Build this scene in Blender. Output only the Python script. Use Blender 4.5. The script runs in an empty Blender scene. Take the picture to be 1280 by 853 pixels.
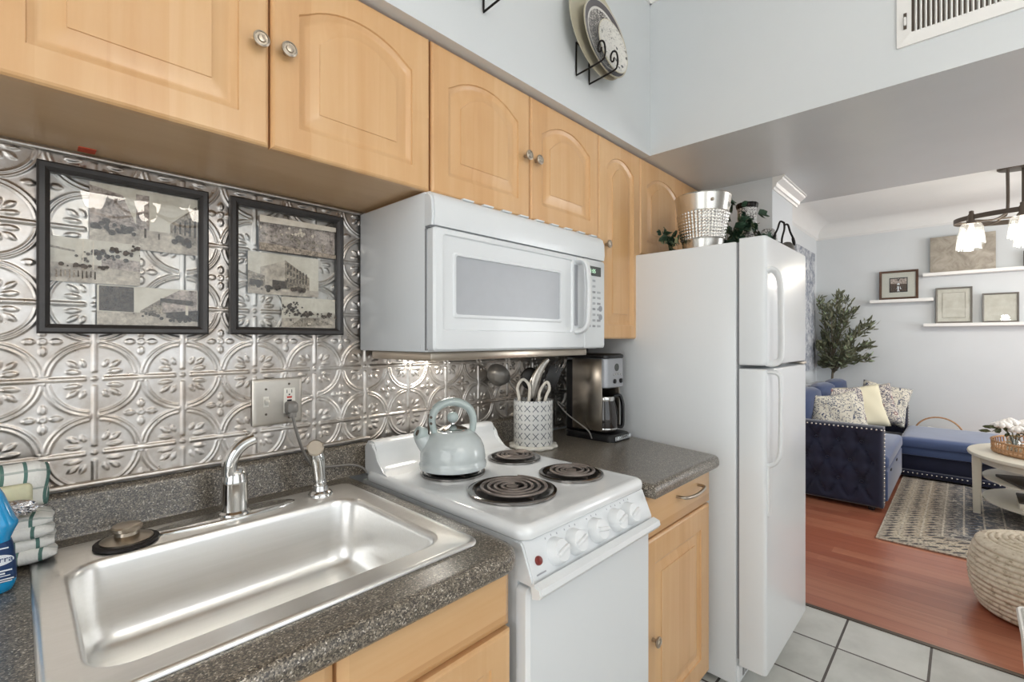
import bpy, bmesh, math, random
import numpy as np
from mathutils import Vector, Matrix, Euler
random.seed(7)
PI = math.pi
S = bpy.context.scene
COL = S.collection

# ------------------------------------------------------------------ camera, world, lights, exposure
CAM_YAW = math.radians(43.66)            # viewing direction measured from the counter wall's +x axis
cd = bpy.data.cameras.new('camera'); cam = bpy.data.objects.new('camera', cd); COL.objects.link(cam)
cam.location = (0, -1.38, 1.32)
cam.rotation_euler = (math.radians(90), 0, CAM_YAW - math.radians(90))
cd.sensor_width = 36; cd.lens = 592 / 1280 * 36; cd.clip_start = .02
cd.shift_y = -(426.5 - 425.0) / 1280
S.camera = cam
W = bpy.data.worlds.new('world'); S.world = W; W.use_nodes = True
W.node_tree.nodes['Background'].inputs[0].default_value = (.86, .93, 1, 1)
W.node_tree.nodes['Background'].inputs[1].default_value = 1.0
S.view_settings.view_transform = 'Standard'; S.view_settings.look = 'None'
S.view_settings.exposure = 0.0; S.view_settings.gamma = 1.0; S.view_settings.use_curve_mapping = False
S.cycles.use_denoising = True
S.cycles.max_bounces = 8; S.cycles.diffuse_bounces = 5; S.cycles.glossy_bounces = 4
S.cycles.transmission_bounces = 6; S.cycles.transparent_max_bounces = 10
S.cycles.sample_clamp_indirect = 6
S.cycles.caustics_reflective = False; S.cycles.caustics_refractive = False

def area(name, loc, rot, sx, sy, power, col=(1, 1, 1)):
    l = bpy.data.lights.new(name, 'AREA'); l.shape = 'RECTANGLE'; l.size = sx; l.size_y = sy; l.energy = power; l.color = col
    o = bpy.data.objects.new(name, l); COL.objects.link(o); o.location = loc; o.rotation_euler = rot
    return o
# added unseen fill lights: opposite the counter, at the kitchen's end, in living room
area('added_kitchen_fill', (0.3, -2.72, 1.5), (math.radians(90), 0, 0), 2.2, 1.5, 7.6, (.95, .98, 1))
area('added_end_fill', (-1.26, -1.45, 1.2), (math.radians(90), 0, math.radians(-90)), 1.5, 2.0, 22, (.97, .99, 1))
area('added_living_fill', (5.2, -4.52, 1.5), (math.radians(90), 0, 0), 2.6, 1.8, 96, (.95, .98, 1))

# ------------------------------------------------------------------ node helpers and materials
def lin(c):
    if isinstance(c, str):
        c = [int(c[i:i + 2], 16) / 255 for i in (1, 3, 5)]
        c = [x / 12.92 if x <= .04045 else ((x + .055) / 1.055) ** 2.4 for x in c]
    return (c[0], c[1], c[2], 1)
class NT:
    def __init__(s, m): s.t = m.node_tree
    def new(s, k, **kw):
        n = s.t.nodes.new(k)
        for a, b in kw.items(): setattr(n, a, b)
        return n
    def put(s, sock, v):
        if isinstance(v, V): s.t.links.new(v.s, sock)
        elif isinstance(v, (tuple, list)) and len(v) == 3 and sock.type == 'RGBA': sock.default_value = (*v, 1)
        else: sock.default_value = v
    def math(s, op, a, b=None, c=None):
        n = s.new('ShaderNodeMath', operation=op)
        for i, v in enumerate((a, b, c)):
            if v is not None: s.put(n.inputs[i], v)
        return V(s, n.outputs[0])
    def coord(s, kind='Object'):
        n = s.new('ShaderNodeTexCoord'); return V(s, n.outputs[kind])
    def xyz(s, v):
        n = s.new('ShaderNodeSeparateXYZ'); s.put(n.inputs[0], v); return [V(s, o) for o in n.outputs]
    def vec(s, x, y, z):
        n = s.new('ShaderNodeCombineXYZ')
        for i, v in enumerate((x, y, z)): s.put(n.inputs[i], v)
        return V(s, n.outputs[0])
    def noise(s, v, scale, detail=3, rough=.55, dist=0):
        n = s.new('ShaderNodeTexNoise'); s.put(n.inputs['Vector'], v)
        n.inputs['Scale'].default_value = scale; n.inputs['Detail'].default_value = detail
        n.inputs['Roughness'].default_value = rough; n.inputs['Distortion'].default_value = dist
        return V(s, n.outputs[0])
    def voro(s, v, scale, out='Distance', feature='F1'):
        n = s.new('ShaderNodeTexVoronoi', feature=feature); s.put(n.inputs['Vector'], v); n.inputs['Scale'].default_value = scale
        return V(s, n.outputs[out])
    def white(s, v):
        n = s.new('ShaderNodeTexWhiteNoise', noise_dimensions='3D'); s.put(n.inputs['Vector'], v); return V(s, n.outputs[0])
    def ramp(s, f, stops, interp='LINEAR'):
        n = s.new('ShaderNodeValToRGB'); s.put(n.inputs[0], f); e = n.color_ramp.elements; n.color_ramp.interpolation = interp
        while len(e) < len(stops): e.new(.5)
        for el, (p, c) in zip(e, stops): el.position = p; el.color = lin(c)
        return V(s, n.outputs[0])
    def mix(s, f, a, b):
        n = s.new('ShaderNodeMix', data_type='RGBA')
        s.put(n.inputs[0], f)
        for i, v in ((6, a), (7, b)):
            if isinstance(v, V): s.put(n.inputs[i], v)
            else: n.inputs[i].default_value = lin(v)
        return V(s, n.outputs[2])
    def bump(s, h, strength=.3, dist=.002):
        n = s.new('ShaderNodeBump'); s.put(n.inputs['Height'], h)
        n.inputs['Strength'].default_value = strength; n.inputs['Distance'].default_value = dist
        return V(s, n.outputs[0])
class V:
    def __init__(s, g, sock): s.g = g; s.s = sock
    def __add__(a, b): return a.g.math('ADD', a, b)
    __radd__ = __add__
    def __sub__(a, b): return a.g.math('SUBTRACT', a, b)
    def __rsub__(a, b): return a.g.math('SUBTRACT', b, a)
    def __mul__(a, b): return a.g.math('MULTIPLY', a, b)
    __rmul__ = __mul__
    def __truediv__(a, b): return a.g.math('DIVIDE', a, b)
    def lt(a, b): return a.g.math('LESS_THAN', a, b)
    def gt(a, b): return a.g.math('GREATER_THAN', a, b)
    def abs(a): return a.g.math('ABSOLUTE', a)
    def fr(a): return a.g.math('FRACT', a)
    def fl(a): return a.g.math('FLOOR', a)
    def mn(a, b): return a.g.math('MINIMUM', a, b)
    def mx(a, b): return a.g.math('MAXIMUM', a, b)
M = {}
def mat(name, col, rough=.5, metal=0., vary=0., vscale=6., bump=None, coat=0., emis=None, spec=None, sheen=0., aniso=0.):
    m = bpy.data.materials.new(name); m.use_nodes = True; g = NT(m); b = m.node_tree.nodes['Principled BSDF']; m['g'] = 0
    b.inputs['Roughness'].default_value = rough; b.inputs['Metallic'].default_value = metal
    c = lin(col); co = None
    if vary or bump: co = g.coord()
    if vary:
        n = g.noise(co, vscale, 4)
        d = [max(0, x * (1 - vary)) for x in c[:3]]; e = [min(1, x * (1 + vary)) for x in c[:3]]
        g.put(b.inputs['Base Color'], g.ramp(n, [(.3, d), (.7, e)]))
    else: b.inputs['Base Color'].default_value = c
    if bump: g.put(b.inputs['Normal'], g.bump(g.noise(co, bump[0], 3), bump[1], bump[2] if len(bump) > 2 else .002))
    b.inputs['Coat Weight'].default_value = coat; b.inputs['Coat Roughness'].default_value = .08
    if spec is not None: b.inputs['Specular IOR Level'].default_value = spec
    if sheen: b.inputs['Sheen Weight'].default_value = sheen; b.inputs['Sheen Roughness'].default_value = .4
    if emis: b.inputs['Emission Color'].default_value = lin(emis[0]); b.inputs['Emission Strength'].default_value = emis[1]
    M[name] = m
    return m
def custom(name, rough=.5, metal=0.):
    m = mat(name, '#808080', rough, metal); return m, NT(m), m.node_tree.nodes['Principled BSDF']

mat('wall_paint', '#d4d8da', .55, vary=.015, vscale=3, bump=(90, .04, .001))
mat('ceiling_paint', '#e3e3e1', .6, vary=.01)
mat('beam_paint', '#dcdfdf', .24, vary=.03, vscale=2.5, bump=(60, .05, .001))
mat('trim_white', '#ecebe8', .35)
mat('appliance_white', '#e3e6e8', .28, bump=(260, .05, .0006), coat=.2)
mat('enamel_white', '#e9ebec', .14, coat=.5)
mat('plastic_white', '#e4e6e7', .35)
mat('plastic_grey', '#a9abb0', .35)
mat('window_mesh', '#b2b5ba', .3, vary=.02, vscale=30)
mat('gasket_gap', '#8b8c8e', .6)
mat('black_plastic', '#121113', .32)
mat('black_iron', '#17120f', .45, .5)
mat('chrome', '#d9d8d6', .1, 1)
mat('brushed_nickel', '#b9aea0', .28, 1)
mat('bronze', '#5f564e', .38, .75)
mat('dark_cavity', '#0b0a0a', .8)
mat('coil_metal', '#8a807a', .42, .6, vary=.12, vscale=40)
mat('burner_bowl', '#171513', .3)
mat('plate_metal', '#c3bdb4', .34, .9, vary=.06, vscale=25)
mat('drip_chrome', '#8d8986', .14, 1)
mat('frame_black', '#353231', .36, vary=.1, vscale=25)
mat('red_led', '#7a2a24', .3)
mat('grey_cord', '#87837e', .5)
mat('rubber_black', '#1a1413', .5)
mat('outlet_ivory', '#e6e2d8', .35)
mat('print_red', '#c2453d', .5)
mat('print_black', '#15151a', .6)
mat('red_tape', '#d2573a', .6)
mat('kettle_enamel', '#c9d0d0', .18, coat=.6, vary=.01)
mat('kettle_trim', '#b9c5c3', .3)
mat('key_grey', '#b4b7bb', .4)
mat('utensil_grey', '#85817c', .36, .5)
mat('utensil_black', '#1c1918', .4)
mat('utensil_steel', '#a8a29a', .22, 1)
mat('cream_plastic', '#e9e2d6', .4)
mat('dish_soap', '#0e9ad8', .12, coat=.5)
mat('label_navy', '#123a6b', .4)
mat('label_white', '#e9eef2', .45)
mat('sponge_cream', '#d9d6b4', .6, vary=.06, vscale=50, bump=(80, .3, .002))
mat('foil', '#c7c6c8', .16, .9, bump=(28, 1.0, .02))
mat('leaf_dark', '#304a37', .45, vary=.35, vscale=14)
mat('leaf_pale', '#8f9c7c', .5, vary=.2, vscale=20)
mat('leaf_olive', '#6a6d56', .6, vary=.35, vscale=9)
mat('bark', '#6a6152', .8, vary=.2, vscale=30)
mat('stem_green', '#5b6344', .6)
mat('petal_white', '#f0ece6', .6, sheen=.2)
mat('velvet_navy', '#171b35', .75, vary=.3, vscale=5, sheen=.55)
mat('velvet_mid', '#2c3c60', .75, vary=.15, vscale=5, sheen=.3)
mat('velvet_lit_blue', '#4a5a80', .7, vary=.12, vscale=4, sheen=.5)  # seat and chaise velvet, light from above and front put into its colour
mat('nail_silver', '#dcd8d0', .25, .8)
mat('cushion_cream', '#ddd6bb', .8, bump=(120, .2, .002))
mat('table_cream', '#e2dccb', .4, vary=.02)
mat('book_dark', '#4b443d', .5)
mat('paper', '#dedacf', .7)
mat('rattan', '#b48a62', .6, vary=.2, vscale=60)
mat('wood_frame', '#4c3220', .45, vary=.3, vscale=20)
mat('grey_frame', '#6e6a63', .45, vary=.1)
mat('mat_cream', '#d3d1c6', .7)
mat('bin_white', '#e9e6df', .4)
mat('ceramic_white', '#dedbd2', .25)
mat('ceramic_rim', '#b9b29c', .3)
mat('bulb_glow', '#fff4e0', .4, emis=('#fff1dc', 9))
mat('bulb_warm', '#fff4e0', .4, emis=('#fff1dc', 3))
mat('shade_frosted', '#f4f2ee', .4, emis=('#fff6ea', 13))
mat('lcd_glass', '#4a4e4b', .2)
mat('lcd_digit', '#c8f0d0', .4, emis=('#c8f0d0', .6))
mat('steel_panel', '#b6aea4', .24, 1)
mat('carafe_glass_dark', '#241d1a', .05, coat=.6)
mat('water_white', '#c9ccd0', .2)

def glass(name, tint='#ffffff', f0=.06, rough=0.):
    m = bpy.data.materials.new(name); m.use_nodes = True; g = NT(m); t = m.node_tree; t.nodes.remove(t.nodes['Principled BSDF'])
    lw = g.new('ShaderNodeLayerWeight'); lw.inputs[0].default_value = .5
    fac = g.math('MULTIPLY_ADD', g.math('POWER', V(g, lw.outputs['Facing']), 4.), .75, f0)
    tr = g.new('ShaderNodeBsdfTransparent'); tr.inputs[0].default_value = lin(tint)
    gl = g.new('ShaderNodeBsdfGlossy'); gl.inputs[1].default_value = rough
    mx = g.new('ShaderNodeMixShader'); g.put(mx.inputs[0], fac)
    t.links.new(tr.outputs[0], mx.inputs[1]); t.links.new(gl.outputs[0], mx.inputs[2])
    t.links.new(mx.outputs[0], t.nodes['Material Output'].inputs[0]); M[name] = m
def lamp_glass(name):
    glass(name, '#f6f7f6', .10, .05); t = M[name].node_tree; g = NT(M[name]); out = t.nodes['Material Output']; old = out.inputs[0].links[0].from_socket
    d = g.new('ShaderNodeBsdfTranslucent'); d.inputs[0].default_value = (.9, .9, .88, 1); mx = g.new('ShaderNodeMixShader'); mx.inputs[0].default_value = .06
    t.links.new(old, mx.inputs[1]); t.links.new(d.outputs[0], mx.inputs[2]); t.links.new(mx.outputs[0], out.inputs[0])
lamp_glass('shade_glass')
glass('pane_glass', '#fbfcfc', .035); glass('vase_glass', '#eef2f0', .12, .02)

def wood(name, axis, base=('#c08f5d', '#d2a472', '#ddb687'), rough=.32, strip=.085):
    m, g, b = custom(name, rough); co = g.coord(); x, y, z = g.xyz(co)
    if axis == 'z': p = g.vec(x * 22, y * 22, z * 1.3); st = x
    elif axis == 'x': p = g.vec(x * 1.3, y * 22, z * 22); st = z
    else: p = g.vec(x * 22, y * 1.3, z * 22); st = x
    n = g.noise(p, 1.0, 5, .6, .6)
    w = g.white(g.vec((st / strip).fl(), 3.1, 7.7))
    blot = g.noise(co, 5, 2)
    c = g.ramp(n * .55 + w * .28 + blot * .22, [(.2, base[0]), (.5, base[1]), (.8, base[2])])
    g.put(b.inputs['Base Color'], c); g.put(b.inputs['Normal'], g.bump(n, .05, .001))
    b.inputs['Coat Weight'].default_value = .25; b.inputs['Coat Roughness'].default_value = .2
wood('maple_upright', 'z'); wood('maple_level', 'x'); wood('maple_depth', 'y')
wood('underside_ply', 'x', ('#c8a37a', '#d2ad84', '#d9b58e'), .5, 3.)

m, g, b = custom('countertop', .3); co = g.coord()
v1 = g.voro(co, 480, 'Color'); r, gg, bb = g.xyz(v1)
n1 = g.noise(co, 140, 2)
c = g.ramp(r, [(0, '#25211d'), (.3, '#635b50'), (.62, '#8a8071'), (.86, '#a99f8f'), (.955, '#ddd5c8')], 'CONSTANT')
g.put(b.inputs['Base Color'], g.mix(n1 * .5, c, '#5f574d')); b.inputs['Coat Weight'].default_value = .5; b.inputs['Coat Roughness'].default_value = .3

m, g, b = custom('pressed_tin', .3, .92); co = g.coord()
n1 = g.noise(co, 9, 4); n2 = g.noise(co, 55, 3)
g.put(b.inputs['Base Color'], g.ramp(n1 * .7 + n2 * .3, [(.28, '#9d8e82'), (.45, '#bdb5ad'), (.62, '#d3cfcb')]))
g.put(b.inputs['Roughness'], n2 * .25 + .2)

m, g, b = custom('stainless', .27, 1.); co = g.coord(); x, y, z = g.xyz(co)
n1 = g.noise(g.vec(x * 3, y * 160, z * 160), 1, 3)
g.put(b.inputs['Base Color'], g.ramp(n1, [(.3, '#f0efec'), (.7, '#f5f4f2')])); g.put(b.inputs['Roughness'], n1 * .05 + .30)

m, g, b = custom('floor_tile', .45); co = g.coord(); x, y, z = g.xyz(co)
fx = ((x - 2.72) / .293); fy = ((y + .985) / .295)
d = (((fx.fr() - .5).abs() - .5).abs() * .293).mn(((fy.fr() - .5).abs() - .5).abs() * .295)
gr = d.lt(.0045)
tone = g.white(g.vec(fx.fl(), fy.fl(), 1.))
c = g.ramp(g.noise(co, 5, 5, .6) * .75 + tone * .25, [(.25, '#b3b3ad'), (.55, '#cecec8'), (.8, '#d9d9d4')])
g.put(b.inputs['Base Color'], g.mix(gr, c, '#4d4642')); g.put(b.inputs['Normal'], g.bump(1 - gr, .5, .003))

m, g, b = custom('floor_wood', .3); co = g.coord(); x, y, z = g.xyz(co)
row = (x / .095).fl(); off = g.white(g.vec(row, 1., 2.)); brd = ((y / 1.1) + off).fl()
tone = g.white(g.vec(row, brd, 5.))
n = g.noise(g.vec(x * 30, y * 1.6, tone * 9), 1., 5, .6, .5)
c = g.ramp(n * .72 + tone * .28, [(.2, '#96523c'), (.5, '#ab684e'), (.8, '#bd8063')])
e = ((x / .095).fr() - .5).abs().gt(.487)
g.put(b.inputs['Base Color'], g.mix(e * .6, c, '#5e2c20')); b.inputs['Coat Weight'].default_value = .3; b.inputs['Coat Roughness'].default_value = .3

# rug: banded borders and a worn centre, in the rug's own coordinates (x along its length, y across; origin at its centre)
m, g, b = custom('rug_weave', .95); co = g.coord(); x, y, z = g.xyz(co)
ex = (1.2 - x.abs()).mn(.9 - y.abs())                     # distance to the nearest edge
al = g.math('ADD', x, y)
mot = ((al / .062).fr() - .5).abs(); band = ((ex / .105).fr() - .5).abs()
diam = (mot + band).lt(.34)
flower = g.voro(co, 15, 'Distance').lt(.24)
wear = g.noise(co, 22, 5, .7); wear2 = g.noise(co, 70, 3, .7)
zone = (ex / .16).fl()
base = g.ramp(ex / .9, [(0, '#a79c8d'), (.1, '#cbbfa9'), (.27, '#b8a993'), (.42, '#80807f'), (.55, '#5e6570'), (.75, '#84807c')])
c = g.mix(diam * ex.lt(.52), base, '#514e50')
c = g.mix(flower * ex.gt(.36) * .8, c, '#d3cabb')
lines = ((ex / .105).fr()).lt(.10)
c = g.mix(lines * .8, c, '#d8cfbd')
c = g.mix(wear.gt(.54) * .6, c, '#c6bbaa'); c = g.mix(wear2.gt(.55) * .6, c, '#4b474a')
g.put(b.inputs['Base Color'], c); g.put(b.inputs['Normal'], g.bump(wear2, .5, .004))

m, g, b = custom('crock_pattern', .25); co = g.coord(); x, y, z = g.xyz(co)
th = g.math('ARCTAN2', y, x) / (2 * PI) * 15; zz = z / .0345
a1 = th.fr() - .5; b1 = zz.fr() - .5
def cross(a1, b1):
    l = ((a1 - b1).abs()).mn((a1 + b1).abs()).lt(.062); return l * (a1.abs().mx(b1.abs())).lt(.33)
def bar(a1, b1):
    return ((a1 - b1).abs()).mn((a1 + b1).abs()).gt(.03) * 0
end = ((((a1.abs() - .3).abs()).mx((b1.abs() - .3).abs())).lt(.055))
pat = cross(a1, b1).mx(end)
g.put(b.inputs['Base Color'], g.mix(pat, '#e6e6e4', '#71767e'))

m, g, b = custom('plate_scroll', .25); co = g.coord(); x, y, z = g.xyz(co)
n = g.noise(co, 95, 3, .6, 1.5); v = g.voro(co, 70, 'Distance'); rad = g.math('SQRT', x * x + z * z)
c = g.mix((n - .5).abs().lt(.07).mx(v.lt(.2)), '#c9c4be', '#3d383b'); c = g.mix(rad.gt(.112), c, '#565155'); c = g.mix(rad.gt(.104) * rad.lt(.112), c, '#d9d6d1'); c = g.mix(rad.lt(.05) * .6, c, '#4a3b3b')
g.put(b.inputs['Base Color'], g.mix(rad.gt(.133), c, '#d4cfc8'))
m, g, b = custom('plate_sprig', .25); co = g.coord(); v = g.voro(co, 26, 'Distance'); n = g.noise(co, 45, 2, .5, 1.5)
g.put(b.inputs['Base Color'], g.mix(v.lt(.17).mx(((n - .5).abs()).lt(.008)), '#dbd9d3', '#55585c'))
m, g, b = custom('print_pillow', .85); co = g.coord(); n = g.noise(co, 16, 2, .5, 2.2); v = g.voro(co, 24, 'Distance')
c = g.mix(((n - .5).abs()).lt(.028), '#d8d2c2', '#3a4560'); g.put(b.inputs['Base Color'], g.mix(v.lt(.17), c, '#8d847c'))
m, g, b = custom('medallion_pillow', .85); co = g.coord(); n = g.noise(co, 26, 3, .6, 1.5); v = g.voro(co, 12, 'Distance')
c = g.mix(((n - .5).abs()).lt(.05), '#d5cdbf', '#5d5a68'); c = g.mix(v.lt(.26), c, '#8a6a68'); g.put(b.inputs['Base Color'], g.mix(v.lt(.14), c, '#d0c7ba'))
m, g, b = custom('mural_print', .7); co = g.coord(); n = g.noise(co, 7, 6, .7, .8); n2 = g.noise(co, 26, 4, .7)
g.put(b.inputs['Base Color'], g.ramp(n * .6 + n2 * .4, [(.4, '#6f7684'), (.48, '#989da6'), (.55, '#c6c9cc')]))
m, g, b = custom('map_print', .7); co = g.coord(); n = g.noise(co, 9, 6, .65, 1)
g.put(b.inputs['Base Color'], g.ramp(n, [(.35, '#8f877b'), (.5, '#a79f92'), (.65, '#b5ada1')]))
m, g, b = custom('certificate_print', .7); co = g.coord(); n = g.noise(co, 11, 5, .6)
g.put(b.inputs['Base Color'], g.ramp(n, [(.38, '#d0cbbd'), (.6, '#dedace')]))
m, g, b = custom('vase_scroll', .3); co = g.coord(); n = g.noise(co, 60, 2, .5, 2)
g.put(b.inputs['Base Color'], g.mix(((n - .5).abs()).lt(.05), '#d9d7d3', '#4a4748'))
m, g, b = custom('pouf_weave', .85); co = g.coord(); n = g.noise(co, 35, 4, .7)
g.put(b.inputs['Base Color'], g.ramp(n, [(.33, '#a08d76'), (.43, '#cfc1aa'), (.6, '#ddd1bd')])); g.put(b.inputs['Normal'], g.bump(n, .12, .002))

# checked tea towel (stripes run on the cloth's own UVs)
m, g, b = custom('checked_towel', .9); u, v, _ = g.xyz(g.coord('UV'))
su = ((u / .031).fr() - .5).abs().lt(.085); sv = ((v / .031).fr() - .5).abs().lt(.05)
c = g.mix(su, '#efeee9', '#5d8078'); c = g.mix(sv * .55, c, '#7d8d88'); g.put(b.inputs['Base Color'], c)
g.put(b.inputs['Normal'], g.bump(g.noise(g.coord(), 220, 3), .5, .003))

# sepia photographs: three tones with print grain
for nm, a, c2, s1 in (('photo_sky', '#d3c8b6', '#f0e7d8', 25), ('photo_street', '#96877a', '#e6d9c8', 60), ('photo_building', '#2f2721', '#cbbba8', 190), ('photo_dark', '#080605', '#70645a', 240), ('photo_faded', '#55463f', '#dccbc0', 110)):
    m, g, b = custom(nm, .5); co = g.coord(); n = g.noise(co, s1 * 1.6, 4, .7) * .5 + g.noise(co, s1 * .5, 3, .6) * .5
    g.put(b.inputs['Base Color'], g.ramp(n, [(.36, a), (.62, c2)]))

# ------------------------------------------------------------------ mesh helpers
def B(): return bmesh.new()
def merge(bm, t):
    me = bpy.data.meshes.new('t'); t.to_mesh(me); t.free(); bm.from_mesh(me); bpy.data.meshes.remove(me); return bm
def box(bm, x0, x1, y0, y1, z0, z1, bev=0., seg=2, rot=None, mi=0):
    t = bmesh.new(); bmesh.ops.create_cube(t, size=1)
    c = Vector(((x0 + x1) / 2, (y0 + y1) / 2, (z0 + z1) / 2))
    for v in t.verts: v.co = Vector((v.co.x * (x1 - x0), v.co.y * (y1 - y0), v.co.z * (z1 - z0)))
    if bev: bmesh.ops.bevel(t, geom=list(t.edges), offset=bev, segments=seg, affect='EDGES', profile=.5)
    for v in t.verts:
        if rot is not None: v.co = rot @ v.co
        v.co += c
    for f in t.faces: f.material_index = mi
    return merge(bm, t)
def loft(bm, loops, cap0=True, cap1=True, closed=True, mi=0):
    R = [[bm.verts.new(p) for p in L] for L in loops]; n = len(R[0])
    for a, b in zip(R, R[1:]):
        for i in range(n if closed else n - 1):
            j = (i + 1) % n
            f = bm.faces.new((a[i], a[j], b[j], b[i])); f.material_index = mi
    if cap0: bm.faces.new(R[0][::-1]).material_index = mi
    if cap1: bm.faces.new(R[-1]).material_index = mi
    return R
def lathe(bm, prof, c=(0, 0, 0), n=32, axis='z', cap0=True, cap1=True, sx=1., sy=1., mi=0):
    loops = []
    for r, h in prof:
        L = []
        for i in range(n):
            a = 2 * PI * i / n; p, q = r * math.cos(a) * sx, r * math.sin(a) * sy
            v = (p, q, h) if axis == 'z' else (h, p, q) if axis == 'x' else (q, h, p)
            L.append((c[0] + v[0], c[1] + v[1], c[2] + v[2]))
        loops.append(L)
    return loft(bm, loops, cap0, cap1, mi=mi)
def smooth_path(pts, k=6, closed=False):
    P = [Vector(p) for p in pts]; out = []; n = len(P)
    for i in range(n if closed else n - 1):
        g = lambda j: P[j % n] if closed else P[min(max(j, 0), n - 1)]
        a, b, c, d = g(i - 1), g(i), g(i + 1), g(i + 2)
        for s in range(k):
            t = s / k
            out.append(.5 * ((2 * b) + (c - a) * t + (2 * a - 5 * b + 4 * c - d) * t * t + (3 * b - a - 3 * c + d) * t ** 3))
    if not closed: out.append(P[-1])
    return out
def tube(bm, pts, r, n=8, closed=False, flat=1., up=None, mi=0):
    P = [Vector(p) for p in pts]; m = len(P)
    T = [((P[(i + 1) % m] - P[i - 1]) if closed else (P[min(i + 1, m - 1)] - P[max(i - 1, 0)])).normalized() for i in range(m)]
    u = Vector(up) if up else (Vector((0, 0, 1)) if abs(T[0].z) < .9 else Vector((1, 0, 0)))
    u = (u - T[0] * u.dot(T[0])).normalized(); loops = []
    for i in range(m):
        u = u - T[i] * u.dot(T[i])
        if u.length < 1e-6: u = T[i].orthogonal()
        u.normalize(); w = T[i].cross(u); rr = r[i] if isinstance(r, (list, tuple)) else r
        loops.append([P[i] + (u * math.cos(2 * PI * k / n) * flat + w * math.sin(2 * PI * k / n)) * rr for k in range(n)])
    if closed: loops.append(loops[0])
    loft(bm, loops, not closed, not closed, mi=mi)
    if closed: bmesh.ops.remove_doubles(bm, verts=bm.verts, dist=1e-6)
    return bm
def prism(bm, poly, axis, d0, d1, mi=0):
    f = {'x': lambda a, b, d: (d, a, b), 'y': lambda a, b, d: (a, d, b), 'z': lambda a, b, d: (a, b, d)}[axis]
    loft(bm, [[f(a, b, d0) for a, b in poly], [f(a, b, d1) for a, b in poly]], mi=mi)
    return bm
def rrect(x0, x1, y0, y1, r, n=6):
    out = []
    rs = r if isinstance(r, (list, tuple)) else (r,) * 4
    for (cx, cy, a0, q) in ((x1, y1, 0, rs[0]), (x0, y1, 90, rs[1]), (x0, y0, 180, rs[2]), (x1, y0, 270, rs[3])):
        sx = -1 if cx == x1 else 1; sy = -1 if cy == y1 else 1
        for i in range(n + 1):
            a = math.radians(a0 + 90 * i / n)
            out.append((cx + sx * q + q * math.cos(a), cy + sy * q + q * math.sin(a)))
    return out
def blob(bm, c, s, sub=2, jit=0., rot=None, mi=0):
    t = bmesh.new(); bmesh.ops.create_icosphere(t, subdivisions=sub, radius=1)
    for v in t.verts:
        k = 1 + random.uniform(-jit, jit); p = Vector((v.co.x * s[0], v.co.y * s[1], v.co.z * s[2])) * k
        if rot is not None: p = rot @ p
        v.co = p + Vector(c)
    for f in t.faces: f.material_index = mi
    return merge(bm, t)
def leaf(bm, p, d, L, w, up=None, mi=0):
    d = Vector(d).normalized(); u = Vector(up or (random.uniform(-1, 1), random.uniform(-1, 1), random.uniform(-.2, 1)))
    s = d.cross(u)
    if s.length < 1e-4: s = d.orthogonal()
    s.normalize(); nn = s.cross(d); p = Vector(p)
    pts = [p, p + d * L * .35 + s * w * .5 + nn * w * .15, p + d * L * .75 + s * w * .38, p + d * L, p + d * L * .75 - s * w * .38, p + d * L * .35 - s * w * .5 + nn * w * .15, p + d * L * .5 - nn * w * .1]
    v = [bm.verts.new(q) for q in pts]
    for a, b in ((0, 1), (1, 2), (2, 3), (3, 4), (4, 5), (5, 0)):
        bm.faces.new((v[a], v[b], v[6])).material_index = mi
def world_loc(o):
    p = Vector((0, 0, 0))
    while o: p += o.location; o = o.parent
    return p
def obj(name, bm, mats, parent=None, smooth=40, local=False, label=None):
    if bm is not None and parent is not None and not local:
        bmesh.ops.translate(bm, verts=bm.verts, vec=-world_loc(parent))
    bmesh.ops.recalc_face_normals(bm, faces=bm.faces)
    me = bpy.data.meshes.new(name); bm.to_mesh(me); bm.free()
    for m in (mats if isinstance(mats, (list, tuple)) else [mats]): me.materials.append(M[m])
    if smooth:
        me.shade_smooth()
        if smooth < 180: me.set_sharp_from_angle(angle=math.radians(smooth))
    o = bpy.data.objects.new(name, me); COL.objects.link(o)
    if parent is not None: o.parent = parent
    if label: o['label'] = label
    return o
def tag(o, label, cat, group=None):
    o['label'] = label; o['category'] = cat
    if group: o['group'] = group
    return o
def thing(name, label, cat, loc=(0, 0, 0), group=None):
    o = bpy.data.objects.new(name, None); COL.objects.link(o); o.location = loc; o.empty_display_size = .05
    return tag(o, label, cat, group)
def single(name, bm, mats, label, cat, group=None, smooth=40, origin=None):
    xs = [v.co for v in bm.verts]
    c = Vector(origin) if origin else Vector(((min(p.x for p in xs) + max(p.x for p in xs)) / 2, (min(p.y for p in xs) + max(p.y for p in xs)) / 2, min(p.z for p in xs)))
    bmesh.ops.translate(bm, verts=bm.verts, vec=-c)
    o = obj(name, bm, mats, None, smooth); o.location = c
    return tag(o, label, cat, group)
def struct(name, bm, mats, smooth=30):
    o = obj(name, bm, mats, None, smooth); o['kind'] = 'structure'; return o
def dup(root, loc=None, label=None, group=None, rotz=None):
    r = root.copy(); COL.objects.link(r)
    if loc: r.location = loc
    if rotz is not None: r.rotation_euler.z = rotz
    if label: r['label'] = label
    if group: r['group'] = group
    for ch in list(root.children):
        c = ch.copy(); COL.objects.link(c); c.parent = r
        for g2 in ch.children:
            d = g2.copy(); COL.objects.link(d); d.parent = c
    return r
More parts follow.
